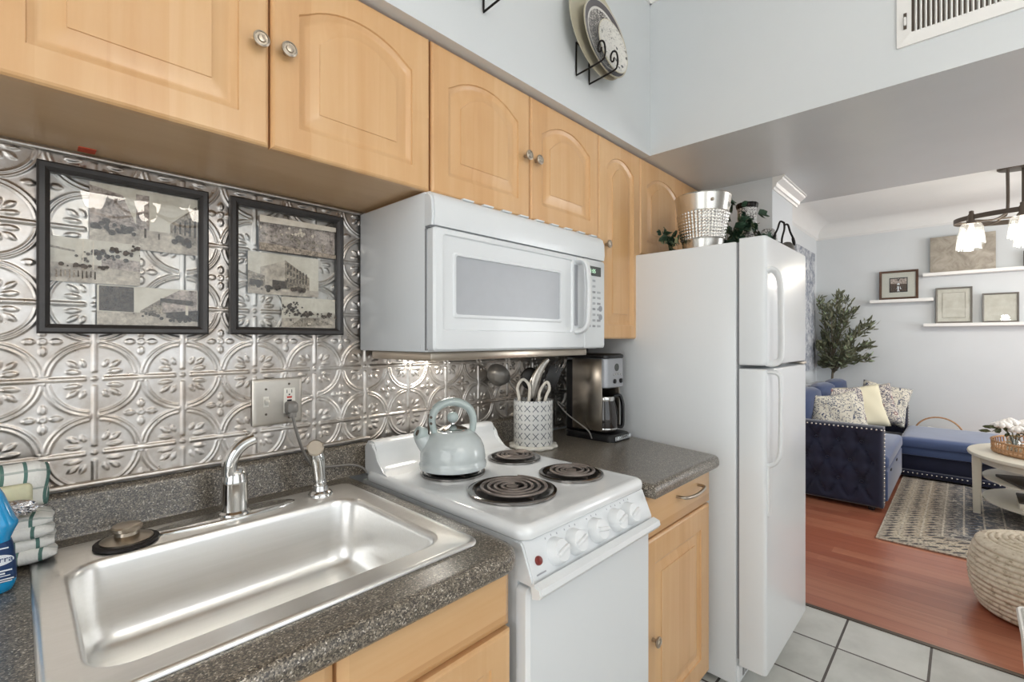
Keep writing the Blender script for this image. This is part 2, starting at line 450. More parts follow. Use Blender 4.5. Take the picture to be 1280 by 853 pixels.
def text_bm(bm, txt, size, mtx, depth=.0004):
    cu = bpy.data.curves.new('t', 'FONT'); cu.body = txt; cu.size = size; cu.extrude = depth; cu.align_x = 'CENTER'; cu.align_y = 'CENTER'
    o = bpy.data.objects.new('t', cu); COL.objects.link(o)
    dg = bpy.context.evaluated_depsgraph_get(); me = bpy.data.meshes.new_from_object(o.evaluated_get(dg))
    me.transform(mtx); bm.from_mesh(me); bpy.data.objects.remove(o); bpy.data.curves.remove(cu); bpy.data.meshes.remove(me)
    return bm
FRONT = Matrix(((1, 0, 0, 0), (0, 0, -1, 0), (0, 1, 0, 0), (0, 0, 0, 1)))      # text in xz plane facing -y
def front_text(bm, txt, size, x, y, z, depth=.0004): return text_bm(bm, txt, size, Matrix.Translation((x, y, z)) @ FRONT, depth)

# ------------------------------------------------------------------ the room
XW, XE = -1.32, 7.15                                      # kitchen end wall, living-room far wall
bm = B(); box(bm, XW - .1, 2.72, -2.85, .1, -.1, 0); struct('floor_tiled', bm, 'floor_tile', 0)
bm = B(); box(bm, 2.72, XE + .1, -4.7, .1, -.1, -.002); struct('floor_wood', bm, 'floor_wood', 0)
bm = B(); box(bm, 2.708, 2.732, -2.75, -.0, -.001, .004); struct('trim_1', bm, 'bronze', 0)          # threshold strip
bm = B(); box(bm, XW - .1, XE + .1, 0, .1, 0, 3); struct('wall_counter', bm, 'wall_paint', 0)
bm = B(); box(bm, XE, XE + .1, -4.7, 0, 0, 3); struct('wall_far', bm, 'wall_paint', 0)
bm = B(); box(bm, XW - .1, XW, -2.85, 0, 0, 3); struct('wall_end', bm, 'wall_paint', 0)
bm = B()
for a in ((XW - .1, -.85, 0, 3), (1.45, 3.32, 0, 3), (-.85, 1.45, 0, .8), (-.85, 1.45, 2.3, 3)): box(bm, a[0], a[1], -2.85, -2.75, a[2], a[3])
struct('wall_opposite', bm, 'wall_paint', 0)
bm = B()
for a in ((-.85, 1.45, .8, .86), (-.85, 1.45, 2.24, 2.3), (-.85, -.79, .86, 2.24), (1.39, 1.45, .86, 2.24), (.27, .33, .86, 2.24)): box(bm, a[0], a[1], -2.84, -2.77, a[2], a[3], .008)
o = struct('added_window_1', bm, 'trim_white')  # unseen window, added to go with the fill light opposite the counter
bm = B(); box(bm, -.79, 1.39, -2.812, -2.806, .86, 2.24); p = obj('window_pane', bm, 'pane_glass', o, 0)
bm = B(); box(bm, 3.22, 3.32, -4.7, -2.85, 0, 3); struct('wall_return', bm, 'wall_paint', 0)
bm = B(); box(bm, 3.32, XE, -4.7, -4.6, 0, 3); struct('wall_living', bm, 'wall_paint', 0)
bm = B(); box(bm, XW, 1.93, -.38, 0, 2.13, 2.9); struct('wall_soffit', bm, 'wall_paint', 0)
bm = B(); box(bm, 1.93, 3.22, -2.85, 0, 2.131, 2.9)
for f in bm.faces: f.material_index = 1 if f.normal.z < -.9 else 0
struct('ceiling_beam', bm, ['wall_paint', 'beam_paint'], 0)
bm = B(); box(bm, 2.6, 2.98, -.69, 0, 0, 2.131); struct('wall_stub', bm, 'wall_paint', 0)
bm = B(); box(bm, XW - .1, 1.95, -2.85, .1, 2.88, 3); struct('ceiling_kitchen', bm, 'ceiling_paint', 0)
bm = B(); box(bm, 3.2, XE + .1, -4.7, .1, 2.77, 3); struct('ceiling_living', bm, 'ceiling_paint', 0)
# crown mouldings: stepped profile, d = distance from the wall, h = drop from the ceiling
CROWN = [(0, .085), (.008, .085), (.012, .07), (.022, .066), (.03, .045), (.05, .03), (.062, .022), (.066, .012), (.075, .01), (.075, 0), (0, 0)]
bm = B(); prism(bm, [(-.38 - d, 2.88 - h) for d, h in CROWN], 'x', XW, 1.93); struct('trim_2', bm, 'trim_white')
bm = B(); prism(bm, [(1.93 - d, 2.88 - h) for d, h in CROWN], 'y', -2.75, -.38); struct('trim_3', bm, 'trim_white')
bm = B()
for d0, h in ((0, 0),): prism(bm, [(-.69 - d * .72, 2.131 - h * .72) for d, h in CROWN], 'x', 2.6, 3.06)
struct('trim_4', bm, 'trim_white')
# cove between the living-room ceiling and its walls
cv = [(0, 0)] + [(.17 - .17 * math.sin(a), .17 - .17 * math.cos(a)) for a in [PI / 2 * i / 8 for i in range(9)]]
cv = [(0, 0), (.17, 0)] + [(.17 - .15 * math.sin(PI / 2 * i / 8), .15 - .15 * math.cos(PI / 2 * i / 8)) for i in range(9)] + [(0, .17)]
bm = B(); prism(bm, [(XE - d, 2.77 - h) for d, h in cv], 'y', -4.6, 0); struct('trim_5', bm, 'ceiling_paint')
bm = B(); prism(bm, [(-d, 2.77 - h) for d, h in cv], 'x', 3.22, XE); struct('trim_6', bm, 'ceiling_paint')
bm = B(); prism(bm, [(XE, 0), (XE - .016, 0), (XE - .016, .1), (XE - .008, .12), (XE, .125)], 'y', -4.6, 0); struct('baseboard_far', bm, 'trim_white')
bm = B(); prism(bm, [(0, 0), (-.016, 0), (-.016, .1), (-.008, .12), (0, .125)], 'x', 2.98, XE); struct('baseboard_counter', bm, 'trim_white')

# air return grille on the beam's face
t = thing('air_vent', 'white louvred air return grille high on the beam face', 'vent', (1.93, -1.6, 2.24))
bm = B(); P0 = rrect(-1.99, -1.226, 2.24, 2.62, .004, 2); P1 = rrect(-1.95, -1.262, 2.275, 2.585, .003, 2)
loft(bm, [[(1.93, a, b) for a, b in P0], [(1.922, a, b) for a, b in P0], [(1.917, a, b) for a, b in P1], [(1.926, a, b) for a, b in P1]], False, False)
obj('frame', bm, 'trim_white', t)
bm = B(); box(bm, 1.9275, 1.9295, -1.96, -1.25, 2.27, 2.59); obj('backing', bm, 'bronze', t)
for i in range(58):
    y = -1.272 - i * .0115
    bm = B()
    if abs(i - 17) < .5: box(bm, 1.916, 1.926, y - .005, y + .005, 2.27, 2.59, .002)
    else: box(bm, 1.916, 1.927, y - .0017, y + .0017, 2.272, 2.588, 0, rot=Matrix.Rotation(.35, 3, 'Z'))
    obj('slat', bm, 'trim_white', t)
bm = B(); box(bm, 1.908, 1.918, -1.25, -1.244, 2.3, 2.325, .002); box(bm, 1.9165, 1.9175, -1.251, -1.243, 2.29, 2.34, 0, mi=1); obj('lever', bm, ['trim_white', 'bronze'], t)

# ------------------------------------------------------------------ pressed-tin splashback
def tin_height(p, q):
    """relief of one square tile, p and q in -0.5..0.5"""
    g = lambda d, w: np.exp(-(d / w) ** 2)
    h = np.zeros_like(p)
    P, Q = np.abs(p), np.abs(q)
    r = np.hypot(.5 - P, .5 - Q)
    arcs = np.maximum(g(r - .448, .0125), g(r - .497, .0125)) * (np.minimum(.5 - P, .5 - Q) > .05)
    h = np.maximum(h, arcs * .8)
    for a, b in ((P, Q), (Q, P)):                          # bar along each tile edge, stopping short of the crossings
        bar = np.clip((.03 - (.5 - a)) / .012, 0, 1) * np.clip((.415 - b) / .012, 0, 1)
        h = np.maximum(h, bar * .9)
        tip = g(.455 - a, .012) * np.clip((.045 - b) / .01, 0, 1); h = np.maximum(h, tip * .8)
    h = np.maximum(h, np.clip(1 - ((.5 - P) ** 2 + (.5 - Q) ** 2) / .032 ** 2, 0, 1) ** .5 * .9)
    def petal(cx, cz, ang, L, w, amp):
        ca, sa = math.cos(ang), math.sin(ang); u = (P - cx) * ca + (Q - cz) * sa; v = -(P - cx) * sa + (Q - cz) * ca
        k = 1 - (u / L) ** 2; d = np.abs(v) / (w * np.clip(k, .02, 1))
        return np.where(k > 0, np.clip(1 - d ** 2, 0, 1) ** .6 * amp * (1 - .45 * g(v, w * .18)), 0)
    for a in (petal(.285, .405, .10, .085, .034, .9), petal(.385, .295, PI / 2 - .45, .058, .030, .8), petal(.285, .305, PI / 4 - .1, .07, .034, 1.)): h = np.maximum(h, a)
    for a in (petal(.125, 0, 0, .065, .042, .9), petal(0, .125, PI / 2, .065, .042, .9)): h = np.maximum(h, a)
    rc = np.hypot(p, q); h = np.maximum(h, np.maximum(g(rc - .03, .009), g(rc, .012)) * .8)
    return h
T = .162
def tin_panel(name, x0, x1, z0, z1, yb, label, step=T / 72):
    nx, nz = int((x1 - x0) / step) + 1, int((z1 - z0) / step) + 1
    X, Z = np.meshgrid(np.linspace(x0, x1, nx), np.linspace(z0, z1, nz))
    p = (X - .281) / T; q = (Z - 1.235) / T; p = p - np.floor(p) - .5; q = q - np.floor(q) - .5
    H = tin_height(p, q) * .0042
    co = np.stack([X, yb - H, Z], -1).reshape(-1, 3)
    i = np.arange(nz * nx).reshape(nz, nx); f = np.stack([i[:-1, :-1], i[:-1, 1:], i[1:, 1:], i[1:, :-1]], -1).reshape(-1, 4)
    c = np.array([(x0 + x1) / 2, 0, z0]); co = co - c
    me = bpy.data.meshes.new(name); me.vertices.add(len(co)); me.vertices.foreach_set('co', co.ravel())
    me.loops.add(f.size); me.loops.foreach_set('vertex_index', f.ravel()); me.polygons.add(len(f))
    me.polygons.foreach_set('loop_start', np.arange(0, f.size, 4)); me.update(calc_edges=True); me.shade_smooth(); me.materials.append(M['pressed_tin'])
    o = bpy.data.objects.new(name, me); COL.objects.link(o); o.location = c; tag(o, label, 'backsplash'); return o
tp = tin_panel('tin_backsplash', -.5, .772, 1.0, 1.722, -.003, 'pressed tin splashback with leaf and arc tiles behind the sink')
bm = B(); tube(bm, [(-.5, -.009, 1.008), (.778, -.009, 1.008)], .006, 10); obj('bottom_rail', bm, 'pressed_tin', tp)
bm = B(); tube(bm, [(-.5, -.009, 1.715), (.75, -.009, 1.715)], .006, 10); obj('top_rail', bm, 'pressed_tin', tp)
tin_panel('tin_backsplash', .772, 1.83, .91, 1.30, -.002, 'pressed tin splashback panel behind the stove and coffee maker')

# ------------------------------------------------------------------ cabinet doors
def arch_loop(x0, x1, z0, zs, rise, y, n=14):
    """bottom, right side, arched top, left side; n points a side"""
    L = []
    for i in range(n): L.append((x0 + (x1 - x0) * i / n, y, z0))
    for i in range(n): L.append((x1, y, z0 + (zs - z0) * i / n))
    for i in range(n):
        s = 1 - 2 * i / n; x = (x0 + x1) / 2 + s * (x1 - x0) / 2
        k = max(0, 1 - (s / .93) ** 2); L.append((x, y, zs + rise * (math.sqrt(k) * .35 + k * .65)))
    for i in range(n): L.append((x0, y, zs - (zs - z0) * i / n))
    return L
def panel_door(bm, x0, x1, z0, z1, yf, stile=.056, rise=.05, th=.02, flat_top=False):
    if flat_top: rise = 0
    zt = z1 - stile - rise
    def A(i, d): return arch_loop(x0 + stile + i, x1 - stile - i, z0 + stile + i, zt - i * .9, rise, yf + d)
    def R(i, d): return arch_loop(x0 + i, x1 - i, z0 + i, z1 - i, 0, yf + d)
    L = [R(0, th), R(0, .006), R(.003, .002), R(.007, 0), A(0, 0), A(.0015, .0045), A(.006, .0055), A(.011, .0085), A(.015, .0095), A(.018, .0095), A(.046, .0035), A(.0465, .0012)]
    loft(bm, L, True, False)
    z0b, zsb = z0 + stile + .0465, zt - .046 * .9
    last = [v for v in bm.verts[-56:]]
    c = bm.verts.new(((x0 + x1) / 2, yf + .0012, (z0b + zsb) / 2))
    for i in range(56): bm.faces.new((last[i], last[(i + 1) % 56], c))
    return bm
def knob_bm(x, y, z, r=.016):
    bm = B(); prof = [(.0055, 0), (.0055, -.012), (r * .8, -.015), (r, -.019), (r * .97, -.0225), (r * .78, -.024), (r * .74, -.0225), (r * .5, -.0225), (r * .42, -.025), (0.001, -.026)]
    lathe(bm, [(a, y + h) for a, h in prof], (0, 0, 0), 24, 'y')
    bmesh.ops.translate(bm, verts=bm.verts, vec=(x, 0, z)); return bm
def door(parent, x0, x1, z0, z1, yf, knob=None, m='maple_upright', name='door', **k):
    bm = B(); panel_door(bm, x0, x1, z0, z1, yf, **k); d = obj(name, bm, m, parent, 24)
    if knob: obj('knob', knob_bm(knob[0], yf, knob[1]), 'brushed_nickel', d, label='brushed nickel knob')
    return d
def carcass(t, x0, x1, y0, z0, z1):
    bm = B(); box(bm, x0, x1, y0, 0 - .004, z0, z1); 
    for f in bm.faces: f.material_index = 1 if f.normal.z < -.5 else 0
    return obj('body', bm, ['maple_upright', 'underside_ply'], t, 0)
G = 'honey maple wall cabinets along the soffit'
t = thing('wall_cabinet', 'maple wall cabinet with two arched doors above the sink', 'cabinet', (.36, -.17, 1.718), G)
carcass(t, -.047, .762, -.33, 1.722, 2.129)
door(t, -.046, .3585, 1.715, 2.122, -.351, (.337, 1.918)); door(t, .3625, .762, 1.715, 2.122, -.351, (.391, 1.921))
bm = B(); box(bm, .09, .118, -.052, -.02, 1.7205, 1.7225); obj('tape', bm, 'red_tape', t, 0, label='scrap of red tape on the underside')
t = thing('wall_cabinet', 'maple wall cabinet whose doors start beyond the frame, next to the sink cabinet', 'cabinet', (-.45, -.17, 1.718), G)
carcass(t, -.86, -.05, -.33, 1.722, 2.129); door(t, -.86, -.457, 1.715, 2.122, -.351); door(t, -.453, -.05, 1.715, 2.122, -.351)
t = thing('wall_cabinet', 'maple wall cabinet with two arched doors above the white microwave', 'cabinet', (1.17, -.17, 1.718), G)
carcass(t, .766, 1.566, -.33, 1.722, 2.129)
door(t, .768, 1.1645, 1.716, 2.122, -.351, (1.14, 1.914)); door(t, 1.1685, 1.565, 1.716, 2.122, -.351, (1.192, 1.913))
t = thing('wall_cabinet', 'tall narrow maple wall cabinet between microwave and refrigerator', 'cabinet', (1.73, -.17, 1.33), G)
carcass(t, 1.569, 1.894, -.33, 1.332, 2.129); door(t, 1.57, 1.894, 1.324, 2.122, -.351, (1.615, 1.698), rise=.045)
t = thing('wall_cabinet', 'short maple wall cabinet above the refrigerator behind the silver bucket', 'cabinet', (2.24, -.17, 1.7), G)
carcass(t, 1.898, 2.596, -.33, 1.705, 2.129); door(t, 1.899, 2.335, 1.70, 2.122, -.351, rise=.05)
bm = B(); box(bm, 2.345, 2.595, -.345, -.33, 1.705, 2.122, .002); obj('filler_panel', bm, 'maple_upright', t)

# base cabinets
def drawer_bm(x0, x1, z0, z1, yf):
    bm = B(); R = lambda i, d: [(x0 + i, yf + d, z0 + i), (x1 - i, yf + d, z0 + i), (x1 - i, yf + d, z1 - i), (x0 + i, yf + d, z1 - i)]
    loft(bm, [R(0, .02), R(0, .009), R(.004, .006), R(.016, 0)]); return bm
t = thing('base_cabinet', 'maple sink base cabinet with flat drawer fronts under the long speckled counter', 'cabinet', (.12, -.35, 0))
bm = B(); box(bm, -.5, .702, -.69, -.02, .1, .70); box(bm, -.5, .702, -.69, -.67, .1, .862); box(bm, .684, .702, -.69, -.02, .1, .864); box(bm, -.5, -.48, -.69, -.02, .1, .864); box(bm, -.5, .702, -.62, -.02, 0, .1); obj('body', bm, 'maple_upright', t, 0)
for x0, x1 in ((-.04, .324), (.331, .699)):
    obj('drawer_front', drawer_bm(x0, x1, .738, .862, -.711), 'maple_level', t, 20); door(t, x0, x1, .115, .73, -.711, flat_top=True)
obj('drawer_front', drawer_bm(-.46, -.047, .738, .862, -.711), 'maple_level', t, 20); door(t, -.46, -.047, .115, .73, -.711, flat_top=True)
t = thing('base_cabinet', 'narrow maple base cabinet with one drawer and door between stove and refrigerator', 'cabinet', (1.49, -.35, 0))
bm = B(); box(bm, 1.245, 1.743, -.69, -.02, .11, .864); box(bm, 1.245, 1.743, -.62, -.02, 0, .11); obj('body', bm, 'maple_upright', t, 0)
bm = B(); box(bm, 1.247, 1.741, -.711, -.69, .735, .862, .005); d = obj('drawer', bm, 'maple_level', t)
bm = B(); tube(bm, smooth_path([(1.468, -.711, .8), (1.473, -.735, .8), (1.50, -.742, .797), (1.553, -.744, .794), (1.606, -.742, .797), (1.633, -.735, .8), (1.638, -.711, .8)], 5), [.005] * 5 + [.0055] * 21 + [.005] * 5, 10); bmesh.ops.translate(bm, verts=bm.verts, vec=(-.0, 0, .015)); obj('handle', bm, 'brushed_nickel', d, label='curved nickel drawer pull')
door(t, 1.247, 1.741, .118, .727, -.711, (1.305, .43), stile=.075, flat_top=True)

# ------------------------------------------------------------------ countertops
def counter(name, outer, hole, label):
    """bull-nosed slab: outline in plan, z .865-.905"""
    def off(L, d):
        n = len(L); out = []
        for i in range(n):
            a, b, c = Vector(L[i - 1]), Vector(L[i]), Vector(L[(i + 1) % n])
            e1, e2 = (b - a).normalized(), (c - b).normalized(); n1 = Vector((-e1.y, e1.x)); n2 = Vector((-e2.y, e2.x)); m_ = (n1 + n2)
            m_ = m_ / max(.3, m_.length_squared) * 2 if m_.length > 1e-6 else n1
            out.append(b + m_ * d)
        return out
    bm = B(); loops = []
    for d, z in ((.012, .866), (.004, .868), (0, .875), (0, .889), (.003, .899), (.010, .9045), (.019, .9055), (.027, .905)): loops.append([(p.x, p.y, z) for p in off(outer, d)])
    R = loft(bm, loops, False, False)
    top = R[-1]; ed = []
    for i in range(len(top)): ed.append(bm.edges.get((top[i], top[(i + 1) % len(top)])))
    if hole:
        hv = [bm.verts.new((a, b, .905)) for a, b in hole]; hb = [bm.verts.new((a, b, .866)) for a, b in hole]
        for i in range(len(hv)):
            j = (i + 1) % len(hv); ed.append(bm.edges.new((hv[i], hv[j]))); bm.faces.new((hv[i], hb[i], hb[j], hv[j]))
    bmesh.ops.triangle_fill(bm, edges=ed, use_beauty=True, normal=(0, 0, 1))
    if not hole: bm.faces.new(R[0][::-1])
    return single(name, bm, 'countertop', label, 'countertop', smooth=50)
def corner_arc(x, y, r): return [(x - r + r * math.cos(a), y + r + r * math.sin(a)) for a in [-PI / 2 + PI / 2 * i / 8 for i in range(9)]]
outer = [(.706, -.003), (-.5, -.003), (-.5, -.748)] + corner_arc(.706, -.748, .055)
ct = counter('countertop', outer, rrect(.045, .63, -.645, -.125, .03, 4), 'dark speckled countertop with rolled edge holding the sink')
bm = B(); prism(bm, [(-.003, .9045), (-.03, .9045), (-.026, .912), (-.025, .985), (-.021, .994), (-.012, .9985), (-.003, .999)], 'x', -.5, .778); obj('backsplash', bm, 'countertop', ct)
outer = [(1.835, -.008), (1.245, -.008), (1.245, -.752)] + corner_arc(1.756, -.752, .04) + [(1.835, -.36)]
ct = counter('countertop', outer, None, 'short dark speckled countertop under the coffee maker')
bm = B(); prism(bm, [(-.0075, .9045), (-.03, .9045), (-.026, .912), (-.025, .985), (-.021, .994), (-.012, .9985), (-.0075, .999)], 'x', 1.26, 1.56); obj('backsplash', bm, 'countertop', ct)

# ------------------------------------------------------------------ sink
sk = thing('kitchen_sink', 'wide stainless single-bowl drop-in sink set in the dark counter', 'sink', (.335, -.38, .905))
bm = B()
def rr(x0, x1, y0, y1, r, z): return [(a, b, z) for a, b in rrect(x0, x1, y0, y1, r, 8)]
loops = [rr(.017, .657, -.668, -.098, .028, .9055), rr(.017, .657, -.668, -.098, .028, .9085), rr(.020, .654, -.665, -.101, .028, .912), rr(.027, .647, -.658, -.108, .026, .9125), rr(.033, .641, -.652, -.114, .024, .9105),
    rr(.055, .615, -.615, -.205, .055, .9095), rr(.059, .611, -.611, -.209, .053, .9085), rr(.063, .607, -.607, -.213, .052, .904), rr(.066, .604, -.604, -.216, .052, .893),
    rr(.075, .597, -.597, -.222, .055, .80), rr(.080, .592, -.592, -.227, .055, .772), rr(.087, .585, -.585, -.234, .052, .760), rr(.102, .57, -.57, -.249, .045, .751), rr(.13, .54, -.54, -.28, .04, .748), rr(.26, .40, -.44, -.37, .03, .744)]
loft(bm, loops, False, True); obj('basin', bm, 'stainless', sk, 60)
bm = B(); lathe(bm, [(.044, .745), (.044, .749), (.036, .750), (.03, .746), (.002, .745)], (.33, -.405, 0), 28); obj('drain', bm, 'chrome', sk)
# faucet with deck plate
fx, fy = .352, -.150
t = thing('kitchen_faucet', 'chrome single-lever faucet on an oval deck plate behind the sink', 'faucet', (fx, fy, .9095))
bm = B(); lathe(bm, [(1., .9095), (1., .913), (.96, .9155), (.85, .917), (.01, .918)], (0, 0, 0), 48, sx=.148, sy=.037)
bmesh.ops.translate(bm, verts=bm.verts, vec=(fx - .01, fy + .003, 0)); obj('deck_plate', bm, 'chrome', t)
bm = B(); lathe(bm, [(.034, .916), (.034, .922), (.0285, .926), (.0275, .945), (.027, .985), (.028, .988), (.028, .994), (.0265, .997), (.025, 1.008), (.019, 1.019), (.008, 1.024), (.001, 1.025)], (fx, fy, 0), 32); obj('body', bm, 'chrome', t)
bm = B(); pts = smooth_path([(fx - .010, fy, 1.008), (fx - .010, fy - .002, 1.035), (fx - .001, fy - .004, 1.058), (fx + .018, fy - .007, 1.077), (fx + .040, fy - .011, 1.086)], 6)
tube(bm, pts, [.0215 - .006 * i / (len(pts) - 1) for i in range(len(pts))], 16, flat=.8, up=(1, 0, -.2)); obj('lever', bm, 'chrome', t)
sx_, sy_ = .556, -.150
t = thing('sink_sprayer', 'chrome side sprayer standing on the sink deck near the corner', 'sprayer', (sx_, sy_, .9095))
bm = B(); lathe(bm, [(.031, .9095), (.031, .915), (.026, .921), (.02, .924), (.018, .936), (.001, .936)], (sx_, sy_, 0), 24); obj('base', bm, 'chrome', t)
bm = B(); pts = smooth_path([(sx_, sy_, .932), (sx_ - .003, sy_, .96), (sx_ - .006, sy_, .99), (sx_ - .012, sy_ - .001, 1.02), (sx_ - .018, sy_ - .001, 1.04)], 5); tube(bm, pts, [.0145, .0155, .017, .0155, .015, .015, .0155, .016, .0165, .017, .0175, .018, .0185, .019, .019, .018, .0175, .017, .016, .014, .012], 16); obj('body', bm, 'chrome', t)
bm = B(); lathe(bm, [(.015, -.008), (.021, 0), (.021, .016), (.018, .019), (.001, .019)], (0, 0, 0), 22)
q = Vector((-.35, -.75, .35)).to_track_quat('Z', 'Y').to_matrix()
for v in bm.verts: v.co = q @ v.co + Vector((sx_ - .014, sy_ - .001, 1.034))
obj('spray_head', bm, 'brushed_nickel', t)
t = thing('sink_stopper', 'steel sink stopper with black rubber flange lying on the sink deck', 'stopper', (.155, -.157, .9095))
bm = B(); lathe(bm, [(.048, .9095), (.053, .911), (.053, .916), (.049, .9185), (.042, .917), (.001, .916)], (.155, -.157, 0), 36); obj('flange', bm, 'rubber_black', t)
bm = B(); lathe(bm, [(.043, .916), (.043, .920), (.03, .925), (.02, .928), (.0195, .934), (.025, .937), (.026, .944), (.023, .947), (.001, .948)], (.155, -.157, 0), 32); obj('cap', bm, 'brushed_nickel', t)

# ------------------------------------------------------------------ microwave
t = thing('microwave', 'white over-the-range microwave mounted below the maple cabinets', 'microwave', (1.15, -.19, 1.287))
X0, X1 = .744, 1.556
bm = B(); box(bm, X0, X1, -.352, -.012, 1.287, 1.7115, .004)
for c in ((X0 - .0005, -.335, 1.302),): box(bm, c[0] - .0008, c[0], c[1] - .004, c[1] + .002, c[2] - .006, c[2] + .006)
obj('body', bm, 'appliance_white', t)
bm = B(); box(bm, X0 + .025, X1 - .06, -.345, -.04, 1.262, 1.287, .004); bv = obj('bottom_vent', bm, 'brushed_nickel', t, label='brushed metal filter plate underneath')
bm = B(); box(bm, .95, 1.07, -.105, -.06, 1.2585, 1.2625, .001); obj('cooktop_lamp', bm, 'bulb_warm', bv, label='lit lamp lens under the microwave')
area('cooktop_lamp_light', (1.01, -.083, 1.2575), (0, 0, 0), .11, .04, .8, (1, .95, .86))
bm = B(); prof = [(-.352, 1.62), (-.386, 1.62), (-.389, 1.64), (-.387, 1.68), (-.380, 1.700), (-.366, 1.7105), (-.352, 1.7115)]
prism(bm, prof, 'x', X0, X1); bmesh.ops.bevel(bm, geom=[e for e in bm.edges if abs(e.verts[0].co.x - e.verts[1].co.x) < 1e-5 and e.verts[0].co.y < -.36], offset=.006, segments=2, affect='EDGES')
hood = obj('vent_grille', bm, 'appliance_white', t)
for i in range(9):
    bm = B(); box(bm, .86 + i * .078, .90 + i * .078, -.374, -.358, 1.7095, 1.7145, .002); obj('louver', bm, 'appliance_white', hood)
bm = B(); R = lambda x0, x1, z0, z1, y, r: [(a, y, b) for a, b in rrect(x0, x1, z0, z1, r, 5)]
dx1 = 1.418
loft(bm, [R(X0 + .004, dx1, 1.29, 1.6165, -.356, .01), R(X0 + .004, dx1, 1.29, 1.6165, -.382, .01), R(X0 + .009, dx1 - .003, 1.295, 1.6125, -.388, .01), R(.774, 1.346, 1.345, 1.600, -.3905, .012), R(.777, 1.343, 1.348, 1.597, -.3845, .011), R(.812, 1.290, 1.378, 1.556, -.3845, .009), R(.816, 1.286, 1.382, 1.552, -.3875, .008), R(.822, 1.281, 1.389, 1.548, -.3875, .007), R(.823, 1.280, 1.390, 1.547, -.381, .007)], True, True)
d = obj('door', bm, 'appliance_white', t, 22)
bm = B(); box(bm, X0 + .001, X0 + .006, -.357, -.351, 1.292, 1.614); box(bm, X0 + .002, X1 - .002, -.37, -.351, 1.6155, 1.6205); obj('gasket_gap', bm, 'gasket_gap', t, 0)  # grey strips standing in for the dark gaps beside door and hood
bm = B(); loft(bm, [R(.8225, 1.2805, 1.3895, 1.5475, -.3814, .007), R(.8225, 1.2805, 1.3895, 1.5475, -.3822, .007)]); obj('window', bm, 'window_mesh', d, label='light grey mesh window')
bm = B(); pts = smooth_path([(1.375, -.384, 1.596), (1.376, -.402, 1.598), (1.380, -.420, 1.588), (1.384, -.427, 1.56), (1.386, -.430, 1.475), (1.384, -.427, 1.39), (1.380, -.420, 1.362), (1.376, -.402, 1.352), (1.375, -.384, 1.354)], 5)
tube(bm, pts, .0235, 14, flat=.42, up=(0, -1, 0)); obj('handle', bm, 'plastic_white', d)
bm = B(); box(bm, 1.354, 1.374, -.3925, -.388, 1.37, 1.585, .003); obj('grip_recess', bm, 'plastic_grey', d)
bm = B(); loft(bm, [R(dx1 + .002, X1 - .002, 1.29, 1.6165, -.354, .008), R(dx1 + .002, X1 - .002, 1.29, 1.6165, -.383, .008), R(dx1 + .006, X1 - .006, 1.294, 1.6125, -.387, .008)]); cp = obj('control_panel', bm, 'appliance_white', t)
bm = B(); box(bm, 1.441, 1.525, -.389, -.387, 1.557, 1.592, .0008); dsp = obj('display', bm, 'lcd_glass', cp)
bm = B(); front_text(bm, '1:05', .021, 1.471, -.3894, 1.5735); obj('digits', bm, 'lcd_digit', dsp, 0)
for j in range(9):
    for i in range(3):
        if (j in (0, 1) and i == 2): continue
        bm = B(); w = .018 if i < 2 else .022
        box(bm, 1.441 + i * .03, 1.441 + i * .03 + w, -.3884, -.387, 1.535 - j * .021, 1.543 - j * .021, .0005); obj('button', bm, 'plastic_grey' if (i + j) % 3 == 0 else 'key_grey', cp)
for z in (1.437, 1.405):
    bm = B(); lathe(bm, [(.011, -.387), (.011, -.3888), (.001, -.389)], (1.523, 0, z), 18, 'y'); obj('button', bm, 'plastic_grey', cp)
bm = B()
for j in range(6): front_text(bm, str(j + 1), .008, 1.4505, -.3888, 1.488 - j * .021)
obj('key_marking', bm, 'plastic_grey', cp, 0)

# ------------------------------------------------------------------ electric range
RX0, RX1 = .722, 1.240
t = thing('electric_range', 'white four-burner electric coil stove between the two counters', 'stove', (.98, -.4, 0))
bm = B(); box(bm, RX0 + .006, RX1 - .006, -.70, -.06, .03, .897, .003)
for x in (RX0 + .04, RX1 - .07):
    for y in (-.66, -.12): box(bm, x, x + .03, y, y + .03, 0, .03)
obj('body', bm, 'appliance_white', t)
bm = B(); Q = lambda i, z, r: [(a, b, z) for a, b in rrect(RX0 + i, RX1 - i, -.726 + i, -.075 - i, r, 8)]
loft(bm, [Q(.003, .899, .03), Q(0, .903, .032), Q(0, .914, .032), Q(.003, .922, .03), Q(.009, .9265, .028), Q(.018, .928, .022), Q(.03, .9265, .018)], True, True)
obj('cooktop', bm, 'enamel_white', t, 60)
bm = B(); prof = [(-.062, .915), (-.062, 1.006), (-.068, 1.013), (-.098, 1.014), (-.106, 1.010), (-.110, 1.002), (-.113, .985), (-.124, .960), (-.142, .943), (-.165, .934), (-.19, .926), (-.19, .915)]
prism(bm, prof, 'x', RX0 + .012, RX1 - .004); bmesh.ops.bevel(bm, geom=[e for e in bm.edges if abs(e.verts[0].co.x - e.verts[1].co.x) < 1e-5 and min(v.co.z for v in e.verts) > .93], offset=.007, segments=3, affect='EDGES'); obj('backguard', bm, 'enamel_white', t, 45)
